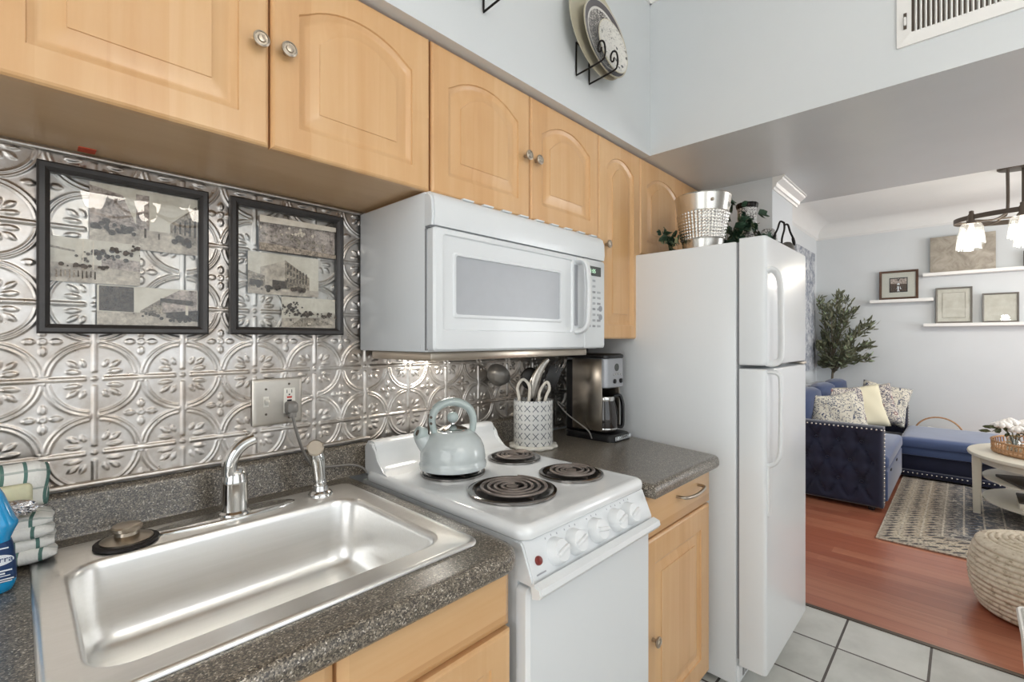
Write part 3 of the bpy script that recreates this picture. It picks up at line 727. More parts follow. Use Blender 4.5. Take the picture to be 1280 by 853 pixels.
for bx, by, R_, turns in ((.892, -.53, .116, 4), (.894, -.286, .095, 3), (1.142, -.30, .088, 3), (1.122, -.548, .094, 3)):
    bm = B(); lathe(bm, [(R_, .9275), (R_, .9325), (R_ - .006, .935), (R_ - .013, .9335), (R_ - .018, .930), (R_ - .026, .929), (R_ * .5, .9287), (.03, .9285), (.001, .9285)], (bx, by, 0), 48, cap0=False); bm.faces.ensure_lookup_table()
    for f in bm.faces:
        if math.hypot(f.calc_center_median().x - bx, f.calc_center_median().y - by) < R_ - .019: f.material_index = 1
    p = obj('burner', bm, ['drip_chrome', 'burner_bowl'], t, 60, label='chrome drip pan with black coil')
    bm = B(); rmax = R_ - .024; n = int(34 * turns); pts = []
    for i in range(n + 1):
        f = i / n; a = 2 * PI * turns * f + .6; r = .022 + (rmax - .022) * f; pts.append((bx + r * math.cos(a), by + r * math.sin(a), .9395))
    tube(bm, pts, .0046, 8, flat=.85); tube(bm, [(bx + .022 * math.cos(.6), by + .022 * math.sin(.6), .9395), (bx, by, .932)], .005, 6)
    obj('coil', bm, 'coil_metal', p, 60)
    bm = B(); lathe(bm, [(.015, .9295), (.016, .940), (.012, .942), (.001, .942)], (bx, by, 0), 20)
    for k in range(3):
        a = k * 2 * PI / 3 + .3; c_, s_ = math.cos(a), math.sin(a); box(bm, bx + c_ * rmax / 2 - rmax / 2, bx + c_ * rmax / 2 + rmax / 2, by + s_ * rmax / 2 - .0015, by + s_ * rmax / 2 + .0015, .9287, .934, rot=Matrix.Rotation(a, 3, 'Z'))
    obj('support', bm, 'coil_metal', p)
bm = B(); prism(bm, [(-.69, .898), (-.712, .898), (-.718, .892), (-.745, .828), (-.745, .818), (-.738, .812), (-.69, .812)], 'x', RX0 + .004, RX1 - .004)
bmesh.ops.bevel(bm, geom=[e for e in bm.edges if abs(e.verts[0].co.x - e.verts[1].co.x) < 1e-5], offset=.004, segments=2, affect='EDGES'); cp = obj('control_panel', bm, 'appliance_white', t)
nrm = Vector((0, -.921, .389)); qk = nrm.to_track_quat('Z', 'X').to_matrix()
def on_panel(x, z, lift=0): return Vector((x, -.718 - (.892 - z) * .4219, z)) + nrm * lift
for i, x in enumerate((.816, .884, .972, 1.061, 1.126)):
    bm = B(); lathe(bm, [(.0295, 0), (.0295, .004), (.027, .008), (.0245, .02), (.0225, .0235), (.001, .0245)], (0, 0, 0), 28)
    box(bm, -.005, .005, -.021, .021, .012, .031, .004, rot=Matrix.Rotation(.25 if i != 2 else -.2, 3, 'Z'))
    for v in bm.verts: v.co = qk @ v.co + on_panel(x, .857)
    obj('knob', bm, 'plastic_white', cp)
bm = B(); lathe(bm, [(.0095, 0), (.0095, .003), (.008, .006), (.001, .007)], (0, 0, 0), 18)
for v in bm.verts: v.co = qk @ v.co + on_panel(.757, .856)
obj('indicator_light', bm, 'red_led', cp, label='small dark red indicator light')
bm = B()
for x in (.816, .884, .972, 1.061, 1.126):
    for k in range(3):
        t2 = bmesh.new(); bmesh.ops.create_cube(t2, size=1)
        for v in t2.verts: v.co = qk @ Vector((v.co.y * .004, v.co.x * .003, v.co.z * .0004)) + on_panel(x - .02 + k * .02, .889 - abs(k - 1) * .002, .0002)
        merge(bm, t2)
t2 = bmesh.new(); bmesh.ops.create_cube(t2, size=1)
for v in t2.verts: v.co = qk @ Vector((v.co.y * .003, v.co.x * .03, v.co.z * .0004)) + on_panel(.757, .833, .0002)
merge(bm, t2); obj('dial_marking', bm, 'plastic_grey', cp, 0)
bm = B(); loft(bm, [R(RX0 + .001, RX1 - .001, .165, .806, -.702, .012), R(RX0 + .001, RX1 - .001, .165, .806, -.728, .012), R(RX0 + .008, RX1 - .008, .172, .799, -.736, .01)], True, True); d = obj('oven_door', bm, 'appliance_white', t)
bm = B(); prism(bm, [(-.752, .797), (-.772, .803), (-.778, .812), (-.775, .824), (-.757, .829), (-.748, .822)], 'x', RX0 - .008, RX1 - .016)
bmesh.ops.bevel(bm, geom=[e for e in bm.edges if abs(e.verts[0].co.x - e.verts[1].co.x) < 1e-5], offset=.003, segments=2, affect='EDGES')
for x in (RX0 + .03, RX1 - .07): box(bm, x, x + .03, -.753, -.73, .795, .806, .002)
obj('handle', bm, 'plastic_white', d)
bm = B(); box(bm, RX0 + .002, RX1 - .002, -.732, -.70, .035, .158, .006); obj('drawer', bm, 'appliance_white', t)

# ------------------------------------------------------------------ refrigerator
FX0, FX1 = 1.856, 2.447
t = thing('refrigerator', 'white top-freezer refrigerator at the end of the counter', 'refrigerator', (2.15, -.45, 0))
bm = B(); box(bm, FX0, FX1, -.765, -.10, .025, 1.688, .008)
for x in (FX0 + .05, FX1 - .09):
    for y in (-.7, -.2): box(bm, x, x + .04, y, y + .04, 0, .03)
obj('cabinet', bm, 'appliance_white', t)
bm = B(); box(bm, FX0 + .012, FX1 - .012, -.775, -.762, .125, 1.685); obj('gasket_gap', bm, 'gasket_gap', t, 0)
bm = B(); box(bm, FX0 + .01, FX1 - .01, -.772, -.74, .03, .098, .004)
for i in range(18): box(bm, FX0 + .05 + i * .028, FX0 + .068 + i * .028, -.7735, -.771, .045, .085, 0, mi=1)
obj('toe_grille', bm, ['appliance_white', 'gasket_gap'], t)
def fdoor(name, z0, z1):
    bm = B(); L = []
    for y, i in ((-.776, .0), (-.782, 0), (-.854, 0), (-.862, .002), (-.8665, .006), (-.868, .012)): L.append(R(FX0 + i, FX1 - i, z0 + i * .5, z1 - i * .5, y, .008))
    loft(bm, L, True, True); return obj(name, bm, 'appliance_white', t, 50)
d1 = fdoor('freezer_door', 1.226, 1.698); d2 = fdoor('fridge_door', .105, 1.213)
hx = FX0 + .034
def fhandle(d, zs, tail=None):
    bm = B(); pts = smooth_path(zs, 6); tube(bm, pts, .0155, 12, flat=.55, up=(0, 1, 0))
    if tail: prism(bm, rrect(hx - .022, hx + .010, tail[0], tail[1], .01, 4), 'y', -.866, -.874)
    obj('handle', bm, 'plastic_white', d)
fhandle(d1, [(hx - .014, -.862, 1.566), (hx - .010, -.878, 1.573), (hx - .006, -.894, 1.56), (hx - .004, -.905, 1.52), (hx - .004, -.908, 1.40), (hx - .004, -.908, 1.27), (hx - .006, -.90, 1.242), (hx - .008, -.884, 1.235), (hx - .008, -.862, 1.236)])
fhandle(d2, [(hx - .008, -.862, 1.203), (hx - .008, -.884, 1.204), (hx - .006, -.90, 1.197), (hx - .004, -.908, 1.17), (hx - .004, -.908, 1.03), (hx - .004, -.905, .92), (hx - .006, -.894, .885), (hx - .008, -.878, .868), (hx - .01, -.86, .864)], (.68, .87))
bm = B(); box(bm, FX1 - .07, FX1 - .01, -.855, -.74, 1.6985, 1.706, .003); box(bm, FX1 - .06, FX1 - .02, -.76, -.70, 1.688, 1.706, .003); obj('hinge_cover', bm, 'plastic_white', t)
bm = B(); box(bm, FX1 - .06, FX1 - .008, -.872, -.80, 1.2145, 1.2245, .002); obj('hinge', bm, 'brushed_nickel', t)

# ------------------------------------------------------------------ floating-glass picture frames on the tin
def poly_bm(bm, pts, y, mi):
    v = [bm.verts.new((a, y, b)) for a, b in pts]
    f = bm.faces.new(v); f.material_index = mi; f.normal_update()
    if f.normal.y > 0: f.normal_flip()
PH = ['photo_sky', 'photo_street', 'photo_building', 'photo_dark', 'photo_faded']
def photo(parent, x0, x1, z0, z1, y, kind):
    bm = B(); w, h = x1 - x0, z1 - z0; k = [0]
    box(bm, x0, x1, y, y + .0006, z0, z1, mi=4 if kind == 'faded' else 0)
    def P(pts, mi): k[0] += 1; poly_bm(bm, [(x0 + a * w, z0 + b * h) for a, b in pts], y - .0001 * k[0], mi)
    def trees(cx, cz, n, sx, sz, mi=3):
        for _ in range(n * 2):
            a, b = cx + random.gauss(0, sx), cz + random.gauss(0, sz); r = random.uniform(.015, .055)
            P([(min(.995, max(.005, a + r * math.cos(q) * h / w)), min(.99, max(.01, b + r * math.sin(q)))) for q in [i * PI / 4 for i in range(8)]], mi)
    if kind == 'avenue':                # street running away between blocks
        P([(0, 0), (1, 0), (1, .34), (0, .34)], 1)
        P([(0, .95), (.28, .86), (.40, .40), (.40, .30), (0, .30)], 4); P([(.40, .92), (.52, .92), (.52, .34), (.40, .34)], 4)
        P([(.72, .50), (.99, .88), (.99, .16), (.72, .30)], 2)
        for i in range(5): P([(.76 + i * .05, .36 + i * -.012), (.78 + i * .05, .36 - i * .012), (.78 + i * .05, .50 + i * .055), (.76 + i * .05, .48 + i * .055)], 3)
        trees(.12, .33, 8, .08, .05); trees(.3, .3, 6, .06, .03); trees(.88, .22, 8, .06, .03)
        P([(.47, .20), (.49, .20), (.49, .36), (.47, .36)], 3); P([(.60, .2), (.615, .2), (.615, .3), (.60, .3)], 3)
    elif kind == 'square':              # public square with trees and figures
        P([(0, 0), (1, 0), (1, .42), (0, .42)], 1); P([(0, .42), (.26, .42), (.26, .72), (0, .78)], 0); P([(0, .74), (.26, .68), (.26, .72), (0, .79)], 2)
        P([(.55, .38), (1, .34), (1, .6), (.55, .62)], 4)
        trees(.5, .68, 22, .12, .08); trees(.88, .82, 8, .07, .05); P([(.34, .3), (.35, .3), (.35, .95), (.34, .95)], 0); P([(.45, .3), (.46, .3), (.46, .95), (.45, .95)], 0)
        for i in range(10): a = .06 + .045 * i; P([(a, .08 + .02 * (i % 3)), (a + .018, .08 + .02 * (i % 3)), (a + .015, .26), (a + .003, .26)], 3 if i > 4 else 2)
        trees(.35, .36, 8, .12, .02)
    elif kind == 'balcony':             # dark block, bright gap, balconied corner and parked cars
        P([(0, 0), (1, 0), (1, .34), (0, .34)], 1); P([(.02, .36), (.34, .34), (.34, .98), (.02, .98)], 3); P([(.40, .38), (.66, .80), (.66, .32), (.40, .34)], 2)
        P([(.62, .72), (.80, .98), (.99, .98), (.99, .36), (.62, .36)], 4); P([(.60, .64), (.95, .56), (.95, .70), (.60, .74)], 3); P([(.66, .22), (1, .12), (1, .44), (.66, .36)], 3)
        trees(.5, .3, 8, .07, .02); trees(.8, .2, 14, .1, .05); P([(.86, .3), (.89, .3), (.89, .56), (.86, .56)], 0)
    elif kind == 'faded':
        trees(.3, .45, 14, .14, .1, 2); trees(.7, .35, 14, .14, .07, 2); trees(.5, .62, 10, .2, .05, 0); P([(0, .0), (1, 0), (1, .12), (0, .22)], 2); P([(0, .8), (1, .86), (1, 1), (0, 1)], 0)
    elif kind == 'hotel':               # long four-storey corner building
        P([(0, 0), (1, 0), (1, .16), (0, .16)], 1); P([(.50, .88), (.86, .48), (.86, .16), (.50, .16)], 2); P([(.16, .64), (.50, .86), (.50, .16), (.16, .16)], 1)
        for r_ in range(3):
            for i in range(7):
                a = .53 + i * .045; top = .80 - i * .045; b = .26 + (top - .26) * (r_ / 3 + .14); P([(a, b), (a + .018, b), (a + .018, b + .09), (a, b + .09)], 3)
        P([(0, .16), (.22, .18), (.22, .44), (0, .54)], 2); P([(.02, .2), (.2, .2), (.2, .32), (.02, .34)], 3); P([(.32, .16), (.52, .16), (.52, .34), (.32, .36)], 3); trees(.3, .16, 8, .1, .02); trees(.7, .16, 8, .12, .02)
    else:                               # road curving between trees
        P([(0, 0), (1, 0), (1, .38), (0, .3)], 1); P([(.12, .02), (.98, .1), (.62, .34), (.34, .3)], 2); trees(.16, .55, 22, .09, .16); trees(.42, .42, 14, .08, .06); trees(.85, .42, 16, .1, .05); P([(.44, .10), (.5, .10), (.5, .15), (.44, .15)], 0)
    return obj('photograph', bm, PH, parent, 0, label={'avenue': 'sepia street scene', 'square': 'sepia square with trees', 'balcony': 'sepia street with balconied building', 'faded': 'faded reddish photograph', 'hotel': 'sepia corner building', 'road': 'sepia road between trees'}[kind])
def glass_frame(x0, x1, z0, z1, label, photos):
    t = thing('photo_collage', label, 'framed photos', ((x0 + x1) / 2, -.0075, z0), 'floating-glass frames on the splashback')
    w, yb, yf = .020, -.0075, -.028
    bm = B(); rc = lambda i, y: [(x0 + i, y, z0 + i), (x1 - i, y, z0 + i), (x1 - i, y, z1 - i), (x0 + i, y, z1 - i)]
    loft(bm, [rc(w, yb), rc(0, yb), rc(0, yf + .004), rc(.004, yf), rc(.012, yf + .001), rc(w - .001, yf + .007), rc(w, yf + .009), rc(w, yb)], False, False); obj('frame', bm, 'frame_black', t, 25)
    bm = B(); box(bm, x0 + w - .004, x1 - w + .004, -.0175, -.0165, z0 + w - .004, z1 - w + .004); obj('glass', bm, 'pane_glass', t, 0)
    for k, (a, b, c, d, kd) in enumerate(photos): photo(t, a, b, c, d, -.0115 - .0007 * (k % 2), kd)
glass_frame(.029, .331, 1.333, 1.687, 'wider black frame holding three floating sepia street photographs', [(.110, .310, 1.527, 1.664, 'avenue'), (.048, .197, 1.443, 1.537, 'square'), (.122, .310, 1.353, 1.441, 'balcony')])
glass_frame(.379, .684, 1.334, 1.690, 'narrower black frame with sepia corner building, hanging beside the microwave', [(.450, .662, 1.562, 1.655, 'faded'), (.423, .612, 1.444, 1.556, 'hotel'), (.509, .663, 1.355, 1.440, 'road')])

# ------------------------------------------------------------------ switch and outlet plate, appliance cord
t = thing('outlet_plate', 'brushed metal plate with toggle switch and ivory outlet on the tin', 'outlet', (.499, -.0075, 1.086))
bm = B(); loft(bm, [[(a, y, b) for a, b in rrect(.434 + i, .564 - i, 1.087 + i, 1.214 - i, .004, 3)] for i, y in ((0, -.0075), (0, -.011), (.004, -.0145), (.008, -.0152))]); obj('cover_plate', bm, 'plate_metal', t)
bm = B(); box(bm, .462, .472, -.028, -.0145, 1.146, 1.160, .002, rot=Matrix.Rotation(.5, 3, 'X')); box(bm, .460, .474, -.0162, -.015, 1.138, 1.166, .0005); obj('toggle_switch', bm, 'outlet_ivory', t)
bm = B(); box(bm, .512, .543, -.0178, -.0145, 1.116, 1.186, .001); r_ = obj('receptacle', bm, 'outlet_ivory', t)
bm = B(); front_text(bm, 'TEST', .0075, .5275, -.0181, 1.160); box(bm, .521, .534, -.0186, -.0176, 1.1575, 1.1625, .0003); obj('reset_button', bm, 'print_red', r_, 0, label='red reset button')
bm = B(); box(bm, .521, .534, -.0184, -.0176, 1.149, 1.1535, .0003); obj('test_button', bm, 'print_black', r_, 0)
bm = B()
for x in (.520, .533): box(bm, x, x + .0018, -.0182, -.0176, 1.172, 1.181)
lathe(bm, [(.0022, -.0176), (.0022, -.0182), (.0005, -.0183)], (.5275, 0, 1.1675), 10, 'y'); obj('slot', bm, 'print_black', r_, 0)
for x, z in ((.467, 1.186), (.467, 1.118), (.5275, 1.197), (.5275, 1.103)):
    bm = B(); lathe(bm, [(.0032, -.015), (.0032, -.0163), (.0005, -.017)], (x, 0, z), 12, 'y'); obj('screw', bm, 'bronze', t)
t = thing('appliance_cord', 'grey power cord plugged into the outlet and trailing behind the sprayer', 'cord', (.6, -.05, .91))
bm = B(); prof = [(-.0185, .0145, .017), (-.028, .015, .0175), (-.042, .0135, .014), (-.046, .009, .009)]
loft(bm, [[(.5285 + a * w, y, 1.132 + b * h) for a, b in rrect(-1, 1, -1, 1, .5, 4)] for y, w, h in prof]); box(bm, .5195, .5375, -.044, -.030, 1.105, 1.12, .003); obj('plug', bm, 'grey_cord', t)
bm = B(); pts = smooth_path([(.5285, -.038, 1.118), (.531, -.042, 1.09), (.540, -.046, 1.05), (.553, -.047, 1.01), (.572, -.046, .975), (.60, -.045, .957), (.645, -.046, .950), (.69, -.052, .946), (.72, -.06, .936), (.735, -.07, .918), (.70, -.085, .911)][:-1], 6); tube(bm, pts, .0062, 10, flat=.6); obj('cable', bm, 'grey_cord', t)

# ------------------------------------------------------------------ items left of the sink
t = thing('tea_towel', 'white checked tea towel folded thickly in the corner behind the soap bottle', 'towel', (-.02, -.10, .905))
def cloth_roll(bm, path, x0, x1, th, nx=10, uoff=0.):
    """thick folded cloth: a profile path in (y,z) swept along x, edges rounded, with uv"""
    uvl = bm.loops.layers.uv.verify(); P = smooth_path([(0, a, b) for a, b in path], 6); n = len(P); s = [0]
    for a, b in zip(P, P[1:]): s.append(s[-1] + (b - a).length)
    rows = []
    for i in range(nx + 1):
        x = x0 + (x1 - x0) * i / nx; e = min(1, (i / nx) * 9 + .2, (1 - i / nx) * 9 + .45); row = []
        for side in (1, -1):
            for j in (range(n) if side > 0 else range(n - 1, -1, -1)):
                d = (P[min(j + 1, n - 1)] - P[max(j - 1, 0)]).normalized(); nn = Vector((0, -d.z, d.y)); k = min(1, j / 2.5 + .45, (n - 1 - j) / 2.5 + .45)
                p = P[j] + nn * side * th * e * k * (1 + .10 * math.sin(x * 90 + s[j] * 60)); row.append((bm.verts.new((x + .003 * math.sin(s[j] * 70), p.y, p.z)), x - x0 + uoff, s[j]))
        rows.append(row)
    for a, b in zip(rows, rows[1:]):
        m_ = len(a)
        for j in range(m_):
            k = (j + 1) % m_; f = bm.faces.new((a[j][0], a[k][0], b[k][0], b[j][0]))
            for lp, q in zip(f.loops, (a[j], a[k], b[k], b[j])): lp[uvl].uv = (q[1], q[2])
    for row in (rows[0], rows[-1]): bm.faces.new([q[0] for q in row])
bm = B(); cloth_roll(bm, [(-.165, .922), (-.10, .921), (-.04, .924), (-.046, .937), (-.09, .940), (-.155, .941)], -.13, .052, .0125, uoff=.01)
cloth_roll(bm, [(-.158, .963), (-.10, .962), (-.045, .960), (-.05, .975), (-.10, .980), (-.150, .980)], -.13, .049, .0115, uoff=.02); obj('lower_fold', bm, 'checked_towel', t, 180)
bm = B(); cloth_roll(bm, [(-.035, .985), (-.038, 1.02), (-.042, 1.052), (-.055, 1.066), (-.072, 1.06), (-.082, 1.03), (-.088, 1.0)], -.13, .044, .011, uoff=.03); obj('upper_fold', bm, 'checked_towel', t, 180); t.location.z += .004
bm = B(); box(bm, -.125, .022, -.127, -.104, .998, 1.052, .008, 3, rot=Matrix.Rotation(-.12, 3, 'X')); single('sponge', bm, 'sponge_cream', 'pale cream sponge propped against the checked towel', 'sponge')
bm = B(); t2 = bmesh.new(); bmesh.ops.create_icosphere(t2, subdivisions=4, radius=1)
for v in t2.verts:
    p = v.co; k = 1 + .22 * math.sin(p.x * 9 + p.z * 7) * math.cos(p.y * 8) + random.uniform(-.07, .07); v.co = Vector((p.x * .06 * k - .035, p.y * .020 * k - .152, p.z * .016 * k + 1.017))
merge(bm, t2); single('foil_packet', bm, 'foil', 'crumpled silver foil packet lying on the checked towel', 'packet', smooth=0)
t = thing('dish_soap_bottle', 'blue dish soap bottle with navy label standing beside the checked towel', 'bottle', (-.033, -.228, .905))
bm = B(); L = []
for z, w, dp in ((0, .026, .016), (.003, .031, .021), (.015, .0345, .024), (.05, .033, .023), (.075, .030, .0215), (.086, .0275, .020), (.098, .032, .0215), (.108, .0365, .022), (.113, .0365, .021), (.12, .033, .02), (.16, .020, .016), (.175, .013, .012), (.19, .012, .012)):
    L.append([(-.033 + a, -.228 + b, .905 + z) for a, b in rrect(-w, w, -dp, dp, dp * .9, 5)])
loft(bm, L); obj('bottle_body', bm, 'dish_soap', t, 60)
bm = B(); L = []
for z, w, dp in ((.02, .0346, .0246), (.05, .0336, .0236), (.075, .0306, .0221), (.084, .0284, .021)): L.append([(-.033 + a, -.228 + b, .905 + z) for a, b in rrect(-w, w, -dp, dp, dp * .9, 5)])
loft(bm, L, False, False); lb = obj('label', bm, 'label_navy', t, 60)
bm = B(); lathe(bm, [(.001, -.2516), (.023, -.2518), (.023, -.2512)], (0, 0, 0), 30, 'y')
for v in bm.verts: v.co = Vector((v.co.x * .95 - .0235, v.co.y, v.co.z * .40 + .962))
obj('label_oval', bm, 'label_white', lb, 0)
bm = B(); front_text(bm, 'ierra', .0135, -.0155, -.2522, .963); obj('lettering', bm, 'label_navy', lb, 0, label='navy italic lettering on white oval')
for z, x0, x1, h in ((.981, -.05, -.008, .002), (.9445, -.045, -.004, .0022), (.940, -.04, -.012, .0022), (.936, -.045, -.006, .0012), (.9305, -.045, -.002, .0018), (.927, -.045, -.004, .0014)): bm = B(); box(bm, x0, x1, -.2524, -.2516, z - h / 2, z + h / 2); obj('print_line', bm, 'label_white', lb, 0)
bm = B(); lathe(bm, [(.014, 1.095), (.014, 1.115), (.008, 1.12), (.007, 1.135), (.001, 1.135)], (-.033, -.228, 0), 18); obj('cap', bm, 'label_white', t)

# ------------------------------------------------------------------ kettle (spout along local -x)
t = thing('kettle', 'pale mint enamel kettle standing on the rear coil of the stove', 'kettle', (.893, -.286, .9437))
KW = dict(local=True)
bm = B(); lathe(bm, [(.090, 0), (.0985, .004), (.0995, .012), (.098, .018), (.0955, .021), (.096, .03), (.0955, .045), (.092, .062), (.084, .080), (.071, .096), (.056, .1065), (.045, .110), (.03, .111), (.001, .111)], n=48); obj('body', bm, 'kettle_enamel', t, 50, **KW)
bm = B(); pts = smooth_path([(-.066, 0, .056), (-.080, 0, .074), (-.092, 0, .094), (-.095, 0, .102)], 6); n = len(pts); tube(bm, pts, [.027 - .008 * i / (n - 1) for i in range(n)], 20); sp = obj('spout', bm, 'kettle_enamel', t, 50, **KW)
bm = B(); d = Vector((-.4, 0, .8)).normalized(); q = d.to_track_quat('Z', 'Y').to_matrix(); lathe(bm, [(.021, -.012), (.0215, 0), (.0205, .009), (.017, .013), (.012, .013), (.010, .008), (.001, .008)], n=22)
q = Vector((-.85, -.35, .38)).to_track_quat('Z', 'Y').to_matrix()
for v in bm.verts: v.co = q @ v.co + Vector((-.095, -.002, .104))
obj('whistle_cap', bm, 'kettle_trim', sp, 50, **KW)
bm = B(); lathe(bm, [(.009, .019), (.0085, .0215), (.001, .022)], n=14)
for v in bm.verts: v.co = q @ (v.co - Vector((0, 0, .0105))) + Vector((-.095, -.002, .104))
obj('whistle_hole', bm, 'bronze', sp, 50, **KW)
bm = B(); lathe(bm, [(.043, .111), (.043, .1135), (.03, .120), (.012, .124), (.007, .127), (.0065, .134), (.001, .134)], n=32); ld = obj('lid', bm, 'chrome', t, 50, label='shiny steel lid', **KW)
bm = B(); blob(bm, (0, 0, .147), (.017, .017, .017), 3); obj('lid_knob', bm, 'kettle_trim', ld, 180, **KW)
bm = B(); pts = smooth_path([(-.052, 0, .100), (-.060, 0, .125), (-.061, 0, .150), (-.046, 0, .178), (-.016, 0, .192), (.018, 0, .190), (.046, 0, .174), (.060, 0, .146), (.060, 0, .118), (.055, 0, .098)], 6); n = len(pts)
tube(bm, pts, [.0125 + .005 * math.sin(PI * i / (n - 1)) for i in range(n)], 14, flat=.72, up=(-1, 0, 0)); h_ = obj('handle', bm, 'kettle_trim', t, 60, **KW)
bm = B()
for z in (.134, .152): lathe(bm, [(.001, -.018), (.004, -.018), (.004, -.012), (.001, -.012)], (-.066, 0, z), 10, 'y')
box(bm, -.074, -.068, -.006, .006, .10, .160, .002); obj('trigger', bm, 'bronze', h_, 50, **KW)
t.rotation_euler.z = math.radians(-30)

# ------------------------------------------------------------------ utensil crock and what stands in it
CX, CY = 1.392, -.166
t = thing('utensil_crock', 'white ceramic utensil crock with grey lattice print beside the stove', 'utensil holder', (CX, CY, .9055))
bm = B(); n = 96
prof = [(.090, 0), (.093, .003), (.0925, .009), (.088, .012), (.078, .013)]; L = []
for r, z in prof: L.append([((r + .004 * math.cos(12 * a) * (r > .085)) * math.cos(a), (r + .004 * math.cos(12 * a) * (r > .085)) * math.sin(a), z) for a in [2 * PI * i / n for i in range(n)]])
loft(bm, L); obj('saucer', bm, 'ceramic_white', t, 50, local=True)
bm = B(); lathe(bm, [(.074, .0125), (.0765, .016), (.0765, .176), (.0775, .180), (.0765, .183), (.0735, .183), (.0725, .178), (.0725, .02), (.001, .018)], n=64); obj('jar', bm, 'crock_pattern', t, 50, local=True)
RT = Vector((.69, -.7235, 0)); FW = Vector((.7235, .69, 0))                       # across and away, as seen from the aisle
def up(l, z, f=0.): return tuple(Vector((CX, CY, z)) + RT * l + FW * f)
GU = 'utensils standing in the crock'
t = thing('soup_ladle', 'grey ladle leaning out of the crock over the stove', 'ladle', (CX, CY, .925), GU)
bm = B(); tube(bm, smooth_path([up(.02, .935), up(-.045, 1.085, .03), up(-.088, 1.145, .035), up(-.112, 1.20, .04)], 5), .0055, 8, flat=.6); obj('handle', bm, 'utensil_grey', t)
bm = B(); lathe(bm, [(.048, 0), (.046, -.014), (.038, -.03), (.024, -.041), (.001, -.045), (.001, -.042), (.022, -.038), (.036, -.028), (.0445, -.013), (.046, 0)], n=32)
q = (FW * .75 + RT * .35 + Vector((0, 0, .5))).to_track_quat('Z', 'Y').to_matrix()
for v in bm.verts: v.co = q @ v.co + Vector(up(-.134, 1.185, .03))
obj('bowl', bm, 'utensil_grey', t, 60)
t = thing('kitchen_tongs', 'white tongs whose two loop handles stick out of the crock', 'tongs', (CX, CY, .925), GU)
def loop_pts(l0, l1, zt, lean, f): return smooth_path([up(l0 + lean * .2, .95, f), up(l0, 1.085, f), up(l0 + lean * .6 - .004, zt - .03, f), up((l0 + l1) / 2 + lean, zt, f), up(l1 + lean * .7 + .004, zt - .025, f), up(l1, 1.085, f), up((l0 + l1) / 2, .95, f)], 6)
bm = B(); tube(bm, loop_pts(-.055, -.018, 1.168, -.004, -.03), .0058, 8); obj('loop_handle', bm, 'cream_plastic', t)
bm = B(); tube(bm, loop_pts(.020, .044, 1.158, .018, -.03), .0058, 8); obj('loop_handle', bm, 'cream_plastic', t)
t = thing('spatula', 'steel spatula with long curved blade slanting up from the crock', 'spatula', (CX, CY, .925), GU)
bm = B(); tube(bm, [up(-.02, .935, .01), up(-.004, 1.09, .01)], .006, 8); obj('handle', bm, 'utensil_black', t)
bm = B(); pts = smooth_path([up(-.008, 1.075, .01), up(.0, 1.12, .01), up(.012, 1.17, .01), up(.035, 1.215, .01), up(.06, 1.245, .01)], 5); tube(bm, pts, [.013, .015, .017, .018, .019, .019, .02, .02, .02, .02, .019, .018, .017, .016, .015, .014, .013, .012, .011, .009, .006], 12, flat=.22, up=(.7235, .69, 0)); obj('blade', bm, 'utensil_steel', t)
t = thing('serving_spoon', 'black round serving spoon low behind the tongs in the crock', 'spoon', (CX, CY, .925), GU)
bm = B(); tube(bm, [up(.0, .935, .03), up(-.008, 1.12, .045)], .006, 8); obj('handle', bm, 'utensil_black', t)
bm = B(); blob(bm, up(-.01, 1.165, .05), (.038, .012, .045), 3, rot=Matrix.Rotation(math.radians(-46), 3, 'Z')); obj('bowl', bm, 'utensil_black', t, 180)
t = thing('slotted_turner', 'black turner leaning out of the crock toward the coffee maker', 'turner', (CX, CY, .925), GU)
bm = B(); tube(bm, [up(-.02, .935, .03), up(.05, 1.10, .04), up(.068, 1.13, .045)], .006, 8); obj('handle', bm, 'utensil_black', t)
bm = B(); box(bm, -.026, .026, -.003, .003, -.045, .045, .0028, 2); q = Matrix.Rotation(math.radians(-46), 3, 'Z') @ Matrix.Rotation(.35, 3, 'Y')
for v in bm.verts: v.co = q @ v.co + Vector(up(.082, 1.175, .045))
obj('blade', bm, 'utensil_black', t)
t = thing('whisk', 'wire whisk with pale tip leaning behind the crock near the coffee maker', 'whisk', (CX, CY, .925), GU)
bm = B(); tube(bm, [up(-.03, .935, .045), up(.045, 1.09, .05), up(.072, 1.145, .055)], .0055, 8); obj('handle', bm, 'utensil_steel', t)
bm = B()
for k in range(5):
    a = k * PI / 5; w = Vector((math.cos(a), math.sin(a), 0)); base = Vector(up(.072, 1.145, .055)); dr = (Vector(up(.125, 1.25, .06)) - base); P = []
    for i in range(17):
        f = i / 16; ww = math.sin(PI * f); P.append(base + dr * (1 - abs(2 * f - 1)) ** .8 + w * .028 * ww * (1 if f < .5 else -1) * min(1, abs(2 * f - 1) * 3))
    tube(bm, P, .0011, 5)
obj('wires', bm, 'utensil_steel', t)

